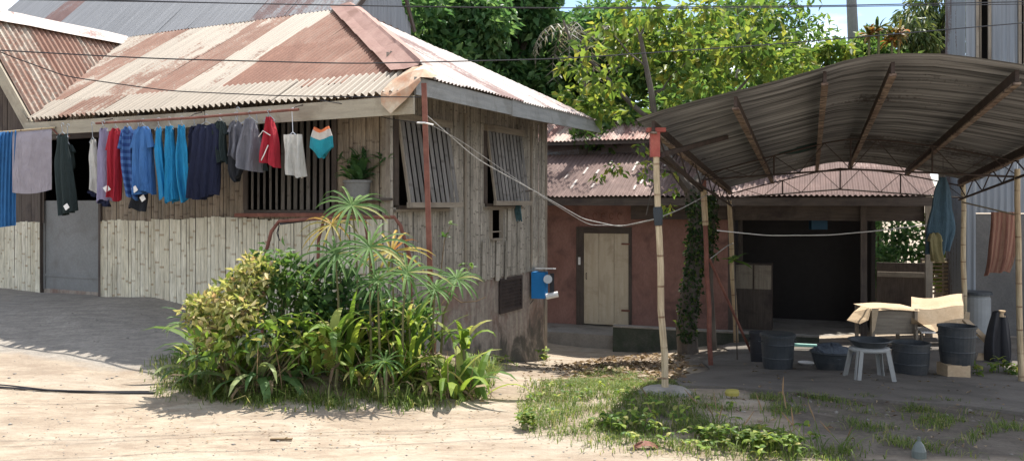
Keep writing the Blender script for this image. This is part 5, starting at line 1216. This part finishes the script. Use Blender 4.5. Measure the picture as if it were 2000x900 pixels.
# plastic stool with a dark basin on it
b = gp(1698, 744); b.z += .035; D = b.y; sw = sc(78, D)/2; hs = sc(62, D)
e = thing('plastic_stool', 'white plastic stool with splayed legs under the dark basin', 'stool', b)
wp = plain('dusty_white_plastic', (.3, .3, .29), .5)
mb = MB(); n = 20
mb.lathe(b+Vector((0, 0, hs)), [(0, 0), (sw*.85, 0), (sw*.97, -.01), (sw, -.03), (sw*.98, -.055), (sw*.95, -.05), (sw*.9, -.02), (0, -.015)], 24, sy=.8); mb.build('seat', wp, e, smooth=True)
for sx, sy in ((-1, -1), (1, -1), (-1, 1), (1, 1)):
    mb = MB(); top_ = b+Vector((sx*sw*.72, sy*sw*.55, hs-.02)); bot = b+Vector((sx*sw*.95, sy*sw*.75, 0)); w_ = .045
    for q0 in range(2): 
        dx = Vector((w_, 0, 0)) if q0 == 0 else Vector((0, w_, 0)); off = Vector((sx*.012, 0, 0)) if q0 else Vector((0, sy*.012, 0))
        z = (bot-top_)/2; mb.obox((top_+bot)/2+off-dx*.5*(sx if q0 == 0 else sy), dx*.5, Vector((0, .006, 0)) if q0 == 0 else Vector((.006, 0, 0)), z)
    mb.build('leg', wp, e)
mb = MB(); bb = b+Vector((0, 0, hs+.004)); mb.lathe(bb, [(0, 0), (.17, 0), (.23, .07), (.25, .075), (.245, .085), (.22, .08), (.16, .015), (0, .015)], 26); tag(mb.build('basin', M['drum'], origin=bb), 'shallow dark basin resting on the white stool', 'basin')
# table covered with cardboard, big cardboard sheets
D = 14.25; b = gpd(1725, D)
e = thing('cardboard_table', 'low table draped with bent brown cardboard behind the drums', 'table', b)
zt_ = P(0, 598, D).z; x0, x1 = P(1690, 0, D).x, P(1780, 0, D).x
mb = MB(); rows = [[Vector((x, y, z)) for x in np.linspace(x0-.02, x1, 8)] for y, z in ((D+.45, zt_), (D-.25, zt_+.0), (D-.3, zt_-.03))]
for r in rows:
    for p in r: p.z += .012*math.sin(p.x*7)
mb.grid(rows, [[(i*.1, j*.3) for i in range(8)] for j in range(3)], .5)
rows = [[Vector((x0-.02, D-.28, zt_)), Vector((x0-.12, D-.4, zt_-.18)), Vector((x0-.22, D-.3, zt_-.26))], [Vector((x0-.02, D+.1, zt_)), Vector((x0-.18, D+.05, zt_-.1)), Vector((x0-.32, D, zt_-.24))]]
mb.grid(rows, [[(0, 0), (.1, 0), (.2, 0)], [(0, .3), (.1, .3), (.2, .3)]], .5)
mb.grid([[Vector((x0-.02, D-.3, zt_)), Vector((x0+.1, D-.31, zt_+.01))], [Vector((x0-.03, D-.33, zt_-.42)), Vector((x0+.02, D-.33, zt_-.36))]], [[(0, 0), (.1, 0)], [(0, .3), (.1, .3)]], .5)
mb.build('cardboard_top', M['card'], e)
mb = MB(); mb.beam(Vector((x0, D-.2, zt_-.25)), Vector((x1, D-.2, zt_-.25)), .03, .4); mb.build('front_panel', M['wood'], e)
for x in (x0+.02, x1-.05):
    for y in (D-.25, D+.4): mb = MB(); mb.beam(Vector((x, y, gz(x, y))), Vector((x, y, zt_-.01)), .05, .05, up=(0, 1, 0)); mb.build('leg', M['wood'], e)
D = 14.0; b = gpd(1830, D); e = thing('cardboard_sheet', 'large bent cardboard sheet glowing in the sun at right', 'cardboard', b)
rows = []
for j, (y0, y1, dy) in enumerate(((579, 577, .55), (600, 600, .15), (632, 625, 0), (640, 655, -.12))):
    rows.append([P(1780+102*s, y0+(y1-y0)*s+(20*(s-.0) if j == 3 else 0)-(22*(1-s) if j == 3 else 0)+4*math.sin(s*5), D+dy-.15*s) for s in np.linspace(0, 1, 9)])
mb = MB(); mb.grid(rows, [[(s, j*.2) for s in np.linspace(0, 1, 9)] for j in range(4)], .5); mb.build('sheet', M['card'], e)
mb = MB(); zz = P(0, 640, D).z
for x, y in ((1790, D-.1), (1872, D-.1), (1800, D+.5), (1868, D+.5)): p = P(x, 0, y); mb.beam(Vector((p.x, y, gz(p.x, y))), Vector((p.x, y, zz+(.1 if y > D else -.02))), .04, .04, up=(0, 1, 0))
mb.build('trestle_leg', M['wood'], e)
mb = MB(); mb.obox(P(1835, 645, 14.0), (.32, -.1, .01), (.06, .25, 0), (0, .0, .012)); tag(mb.build('foam_board', M['white'], origin=P(1835, 648, 14.0)), 'white foam board lying under the bent cardboard', 'board')
b = gpd(1908, 14.6); e = thing('water_container', 'tall pale grey plastic water container by the tin wall', 'container', b)
hh = P(0, 572, 14.6).z-b.z; mb = MB(); mb.lathe(b, [(0, 0), (.2, 0), (.22, .05), (.22, hh*.9), (.18, hh*.97), (.1, hh), (0, hh)], 22); mb.build('body', plain('grey_plastic', (.3, .31, .31), .5), e)
mb = MB(); mb.lathe(b+Vector((0, 0, hh)), [(0, .03), (.24, .03), (.25, -.02), (.24, -.02)], 22); mb.build('lid', M['drum'], e)
b = gpd(1925, 12.6); e = thing('scrap_wood', 'leaning scrap planks between the right drum and the post', 'planks', b)
mb = MB(); mb.beam(P(1885, 625, 12.8), P(1935, 672, 12.2), .1, .04); mb.beam(P(1890, 610, 12.9), P(1880, 735, 12.2), .06, .03); mb.beam(P(1918, 690, 12.3), P(1905, 735, 12.1), .09, .02); mb.build('plank', M['card'], e)
b = gpd(1945, 12.2); e = thing('rubbish_sack', 'upright dark sack with tied pale top near the right post', 'sack', b)
g = garment_mesh('sack', sc(52, 12.2), sc(120, 12.2), 2, .18, 44); place(g, P(1952, 608, 12.2), 0).build('sack', M['black'], e, smooth=True); mb = MB(); mb.lathe(P(1957, 618, 12.15), [(.05, 0), (.035, .05), (.05, .09), (0, .09)], 10); mb.build('tied_top', M['card'], e)
# slat fence + lattice behind the porch
e = thing('slat_fence', 'low fence of thin horizontal bamboo slats behind the porch', 'fence', gpd(1850, 17.5))
for i in range(9):
    mb = MB(); z = P(0, 512+i*7.5, 17.5).z; mb.tube([P(1800, 0, 17.5)*1+Vector((0, 0, z-P(1800, 0, 17.5).z)), Vector((P(1885, 0, 17.5).x, 17.5, z))], .022, 6); mb.build('slat', M['bam_pole'], e)
mb = MB()
for x in (1802, 1845, 1882): q0 = P(x, 0, 17.56); mb.beam(Vector((q0.x, q0.y, gz(q0.x, q0.y))), Vector((q0.x, q0.y, P(0, 505, 17.5).z)), .07, .07, up=(0, 1, 0))
mb.build('fence_post', M['wood'], e)
c = gp(1430, 778)+Vector((0, 0, .03)); mb = MB(); mb.lathe(c, [(0, 0), (.065, 0), (.07, .03), (.06, .055), (0, .06)], 14, sy=.7); tag(mb.build('yellow_tub', plain('yellow_plastic', (.34, .29, .07), .6), origin=c), 'small yellow plastic tub on the shed floor by the footing', 'tub')
c = P(1598, 437, 17.6); mb = MB(); mb.obox(c, (.17, 0, 0), (0, .08, 0), (0, 0, .12)); tag(mb.build('blue_container', plain('blue_plastic', (.015, .07, .13), .5), origin=c), 'small blue container hanging high in the dark porch', 'container')
mb = MB(); a, b = P(1595, 675, 14.2), P(1512, 671, 14.2); mb.tube([a, b], .03, 8); tag(mb.build('green_pipe', plain('pale_green_pipe', (.2, .45, .38), .4), origin=a), 'pale green plastic pipe lying behind the drums', 'pipe')
# ---------------------------------------------------------------- trees
def limb(mb, pts, r0, r1, n=8): mb.tube(pts, [r0+(r1-r0)*i/(len(pts)-1) for i in range(len(pts))], n)
e = thing('leaning_tree', 'ivy covered leaning tree with sparse yellow green crown beside the shed', 'tree', gpd(1345, 14.5))
mb = MB(); b = gpd(1345, 14.5); TD = 14.5
limb(mb, [b-Vector((0, 0, .1)), P(1340, 640, TD), P(1350, 560, TD), P(1362, 480, TD), P(1362, 410, TD), P(1350, 370, TD)], .19, .14, 12)
limb(mb, [P(1352, 380, TD), P(1322, 340, TD-.2), P(1296, 290, TD-.3), P(1280, 240, TD-.3), P(1272, 180, TD-.3), P(1262, 130, TD-.2), P(1250, 70, TD)], .09, .035, 8)
limb(mb, [P(1278, 240, TD-.3), P(1235, 205, TD), P(1200, 170, TD+.2), P(1165, 130, TD+.4), P(1120, 95, TD+.5), P(1100, 40, TD+.6)], .05, .02, 7)
limb(mb, [P(1350, 370, TD), P(1372, 340, TD+.3), P(1400, 300, TD+.8), P(1420, 200, TD+1.6), P(1450, 120, TD+2)], .1, .03, 8)
for a, c, r in (((1272, 190), (1310, 150), .025), ((1310, 150), (1370, 90), .015), ((1262, 130), (1200, 70), .02), ((1272, 180), (1340, 170), .02), ((1340, 170), (1400, 140), .012), ((1420, 200), (1500, 110), .03), ((1500, 110), (1560, 60), .015), ((1322, 340), (1290, 330), .03), ((1290, 330), (1262, 420), .018), ((1165, 130), (1140, 180), .012), ((1250, 70), (1290, 0), .02), ((1250, 70), (1215, -30), .02), ((1450, 120), (1440, 20), .02), ((1280, 240), (1250, 290), .012), ((1250, 290), (1225, 320), .008)):
    limb(mb, [P(*a, TD), P((a[0]+c[0])/2+random.uniform(-6, 6), (a[1]+c[1])/2+random.uniform(-5, 5), TD+random.uniform(-.3, .3)), P(*c, TD+random.uniform(-.4, .4))], r, r*.5, 6)
mb.build('trunk', M['bark'], e)
cs = []; rs = []
for px, py, r in ((1130, 190, .42), (1165, 205, .4), (1185, 160, .38), (1120, 130, .3), (1150, 90, .25), (1230, 90, .5), (1290, 60, .55), (1250, 20, .45), (1190, 50, .35), (1310, 130, .5), (1350, 90, .5), (1375, 160, .45), (1330, 195, .35), (1400, 60, .5), (1420, 130, .5), (1460, 90, .5), (1500, 130, .45), (1540, 90, .4), (1480, 30, .4), (1230, 215, .22), (1205, 225, .18), (1290, 220, .3), (1360, 20, .4), (1560, 130, .35)):
    cs.append(tuple(P(px, py, TD+random.uniform(-.9, 1.2)))); rs.append((r, r*.9, r*.62))
V, Fc = crown(cs, rs, 2700, .19, .5, -.3); npmesh('crown', V, Fc, M['leaf_yel'], e)
cs = [tuple(P(px, py, TD-.3)) for px, py in ((1262, 322), (1210, 330), (1195, 325), (1250, 290), (1310, 335), (1308, 405), (1262, 345), (1400, 345), (1312, 370), (1170, 342))]
for c_ in cs: V, Fc = crown([c_], [(.12, .12, .09)], 13, .13, .45, -.5); npmesh('sprout', V, Fc, M['leaf_yel'], e)
cs = [tuple(P(x, y, TD-.12)) for x, y in ((1366, 400), (1366, 440), (1362, 480), (1358, 520), (1350, 560), (1346, 600), (1342, 640))]
V, Fc = crown(cs, [(.24, .2, .3)]*3+[(.2, .2, .25)]*4, 1800, .07, .7, -.5); npmesh('ivy', V, Fc, M['ivy'], e)
b = gpd(1392, 15.0); e = thing('slim_tree', 'slim dark tree stem right behind the ivy covered trunk', 'tree', b)
mb = MB(); limb(mb, [b, P(1385, 560, 15), P(1388, 450, 15), P(1398, 380, 15.1)], .08, .06); mb.build('trunk', M['bark'], e)
cs = [tuple(P(1390, y, 14.95)) for y in (400, 440, 480)]; V, Fc = crown(cs, [(.12, .15, .3)]*3, 350, .07, .7, -.5); npmesh('ivy', V, Fc, M['ivy'], e)
e = thing('sapling', 'small bright sapling with long leaves by the rear bamboo post', 'sapling', gpd(1437, 12.8))
mb = MB(); blades(mb, P(1434, 508, 12.8), 9, .3, .08, .01, .5, 5, (-15, 50)); mb.build('leaves', M['leaf_yel'], e); mb = MB(); mb.tube([gpd(1440, 12.8), P(1436, 560, 12.8), P(1434, 508, 12.8)], .01, 6); mb.build('stem', M['bark'], e)
def tree(lab, px, D, ytop, ybot, wpx, n, L, Wd, m, nc=14, name='broadleaf_tree', droop=-.3, fill=.5, grp='trees behind the roofs', trunk=.16, cat='tree'):
    base = gpd(px, D); e = thing(name, lab, cat, base, grp); cs = []; rs = []; W2 = sc(wpx, D)/2; z0, z1 = P(0, ybot, D).z, P(0, ytop, D).z; cz = (z0+z1)/2; hz_ = (z1-z0)/2
    mb = MB(); tp = Vector((base.x, D, cz-hz_*.3)); limb(mb, [base-Vector((0, 0, .2)), base.lerp(tp, .5)+Vector((random.uniform(-.15, .15), 0, 0)), tp], trunk, trunk*.6, 9)
    for i in range(nc):
        d = rdir(1)[0]; rr = random.uniform(.35, .8); c = Vector((base.x+d[0]*W2*rr, D+d[1]*W2*rr*.8, cz+d[2]*hz_*rr)); cs.append(tuple(c)); s = random.uniform(.22, .42); rs.append((W2*s, W2*s*.9, min(hz_, W2*1.2)*s*.9))
        limb(mb, [tp, tp.lerp(c, .5)+Vector((0, 0, .15)), c], trunk*.35, trunk*.08, 5)
    mb.build('trunk', M['bark'], e); V, Fc = crown(cs, rs, int(n*.85), L*1.15, Wd, droop); npmesh('crown', V, Fc, m, e); return e
# dark dense trees left of centre
tree('dark green broadleaf tree rising just right of the grey roof', 860, 21, -60, 230, 300, 6500, .24, .5, M['leaf_dark'], 18)
tree('dense glossy dark tree above the right slope of the bamboo house roof', 1010, 23, -80, 250, 300, 7500, .25, .5, M['leaf_dark'], 20)
tree('green tree behind the eave corner and the small red roof', 1130, 24, 60, 290, 240, 5500, .24, .5, M['leaf_mid'], 16)
tree('tall broad green tree behind the others at the left', 930, 27, -90, 200, 380, 6500, .28, .5, M['leaf_mid'], 18)
tree('grey green feathery tree behind the leaning tree', 1190, 24, -40, 210, 260, 4200, .22, .4, M['leaf_dark'], 14)
tree('green tree behind the leaning tree crown', 1330, 22, 0, 260, 320, 4800, .22, .45, M['leaf_mid'], 16)
tree('tall pale tree with sky showing through above the shed', 1470, 24, -60, 160, 330, 2600, .2, .4, M['leaf_mid'], 14)
tree('yellow green bush tree right behind the left slope of the shed roof', 1440, 19, 110, 330, 330, 4500, .2, .5, M['leaf_mid'], 18)
tree('sunlit yellow green tree left of the utility pole', 1580, 21, 50, 260, 280, 5200, .2, .5, M['leaf_yel'], 14)
tree('round green tree right of the utility pole', 1715, 22, 50, 260, 240, 4200, .2, .45, M['leaf_mid'], 12)
tree('drooping fine leaved tree beside the tin house', 1835, 22, -70, 230, 230, 7500, .2, .28, M['leaf_fine'], 18, droop=-1.2)
tree('small bush behind the clerestory roof', 1210, 21, 190, 330, 260, 2500, .18, .5, M['leaf_mid'], 12)
for k, (px, D, y0, y1, w, lab) in enumerate(((1750, 20, 400, 640, 220, 'shaded bush seen through the open end of the porch'), (1870, 19, 340, 600, 150, 'green bush seen between the porch and the tin house'))):
    tree(lab, px, D, y0, y1, w, 3000, .14, .5, M['leaf_dark'] if k == 0 else M['leaf_yel'], 10, name='bush', grp=None, trunk=.06, cat='bush')  # first bush gets darker leaves, its shade put into the colour
# reddish tufted plants above the shed ridge
for px, py, lab in ((1697, 68, 'left reddish tufted plant above the shed ridge'), (1716, 55, 'middle tufted plant above the shed ridge'), (1755, 66, 'orange tipped tufted plant nearest the drooping tree'), (1742, 80, 'lowest tufted plant behind the shed ridge')):
    D = 20.5; e = thing('tufted_plant', lab, 'plant', gpd(px, D), 'tufted plants above the shed ridge'); mb = MB(); c = P(px, py, D); mb.tube([gpd(px, D), c], .03, 6); mb.build('stem', M['stem'], e)
    mb = MB(); blades(mb, c, 26, .42, .09, .03, .6, 5, (-20, 80)); mb.build('leaves', M['leaf_orange'] if px != 1716 else M['leaf_fine'], e)
# dead palm fronds
e = thing('dry_palm', 'grey drooping dry palm fronds between the dark trees', 'palm', gpd(1140, 20.5)); c = P(1140, 75, 20.5)
mb = MB(); mb.tube([gpd(1140, 20.5), c], [.16, .1], 9); mb.build('trunk', M['bark'], e)
mb = MB()
for i in range(13):
    a = random.uniform(0, 6.283); p = c.copy(); e0 = R(random.uniform(10, 70)); pts = []
    for s in range(9):
        t = s/8; el_ = e0-t*2.2; d = Vector((math.cos(a)*math.cos(el_), math.sin(a)*math.cos(el_), math.sin(el_))); p = p+d*.2; pts.append(p.copy())
        for sg in (-1, 1):
            sd = Vector((-math.sin(a), math.cos(a), 0))*sg; q1 = p+sd*.3+Vector((0, 0, -.22)); mb.face([p, p+d*.045, q1+d*.02], tone=.5)
    mb.tube(pts, .012, 4)
mb.build('fronds', leaf('dry_frond', [(0, (.12, .12, .09)), (.7, (.24, .22, .17)), (1, (.34, .32, .26))], .3), e)
# utility pole
D = 24; b = gpd(1674, D); e = thing('utility_pole', 'grey concrete utility pole rising behind the shed roof', 'utility pole', b)
mb = MB(); mb.tube([b, P(1668, 110, D), P(1663, 0, D), P(1661, -60, D)], [.2, .16, .14, .13], 12); mb.build('pole', plain('pole_concrete', (.2, .2, .19), .85), e)
mb = MB(); mb.beam(P(1630, -30, D), P(1695, -32, D), .1, .1); mb.build('crossarm', M['wood'], e)
# wires
def wire(name, pts, r, lab, m='wire', cat='wire', n=14):
    mb = MB(); pp = []
    V3 = [P(*p) for p in pts]
    for i in range(len(V3)-1):
        for s in range(n): 
            t = s/n; pp.append(V3[i].lerp(V3[i+1], t))
    pp.append(V3[-1])
    # smooth
    for _ in range(6): pp = [pp[0]]+[(pp[i-1]+pp[i]*2+pp[i+1])/4 for i in range(1, len(pp)-1)]+[pp[-1]]
    mb.tube(pp, r, 5); tag(mb.build(name, m if not isinstance(m, str) else M[m], origin=pp[len(pp)//2]), lab, cat)
wire('power_line', [(-200, -12, 8), (400, 6, 8.2), (1000, 17, 8.6), (1600, 12, 9), (2200, 0, 9.4)], .006, 'upper power line crossing the whole sky')
wire('power_line', [(-200, -4, 8), (300, 4, 8), (700, 12, 8.3), (1300, 18, 8.7), (2200, 6, 9.4)], .005, 'second power line just below the upper one')
wire('power_line', [(-200, 88, 7.4), (300, 115, 7.4), (700, 125, 7.6), (1100, 115, 8), (1500, 88, 8.4), (2200, 28, 9)], .006, 'lower power line sagging in front of the bamboo house roof')
wire('service_wire', [(-100, 60, 8), (20, 110, 8.4), (130, 150, 8.8), (330, 178, 9), (560, 188, 9.1), (822, 190, 9.05)], .006, 'thin black wire curving down to the steel post')
wire('twisted_cable', [(834, 226, 9.0), (930, 310, 9.8), (1070, 388, 10.2), (1140, 428, 10.5), (1210, 443, 10), (1283, 427, 8.15), (1330, 408, 9), (1386, 378, 11.9)], .0065, 'pale twisted cable swinging from the steel post to the shed', 'paleWire', 'cable')
wire('twisted_cable', [(834, 240, 9.0), (900, 275, 9.5), (1040, 372, 10.2), (1150, 440, 10.4), (1230, 440, 9.6), (1283, 428, 8.2)], .004, 'thinner pale wire running along the twisted cable', 'paleWire', 'cable')
wire('washing_line', [(1400, 450, 14), (1500, 460, 13.8), (1620, 459, 13.5), (1720, 450, 13), (1815, 438, 12.6)], .009, 'white washing line stretched across the dark porch', M['white'], 'washing line')
wire('washing_line', [(1880, 395, 12.8), (1935, 408, 12), (1985, 420, 10.7)], .012, 'short line holding the brown towel at right', M['bam_pole'], 'washing line')
wire('post_wire', [(1386, 506, 12), (1420, 480, 12.4), (1432, 475, 15.9)], .008, 'short pale wire tied between two shed posts', 'paleWire', 'wire')
wire('eave_wire', [(620, 195, 9.6), (680, 205, 9.6), (756, 232, 9.6), (822, 240, 9.05)], .005, 'black wire along the eave towards the steel post')
for o in list(bpy.data.objects):
    if '_wl' in o: del o['_wl']
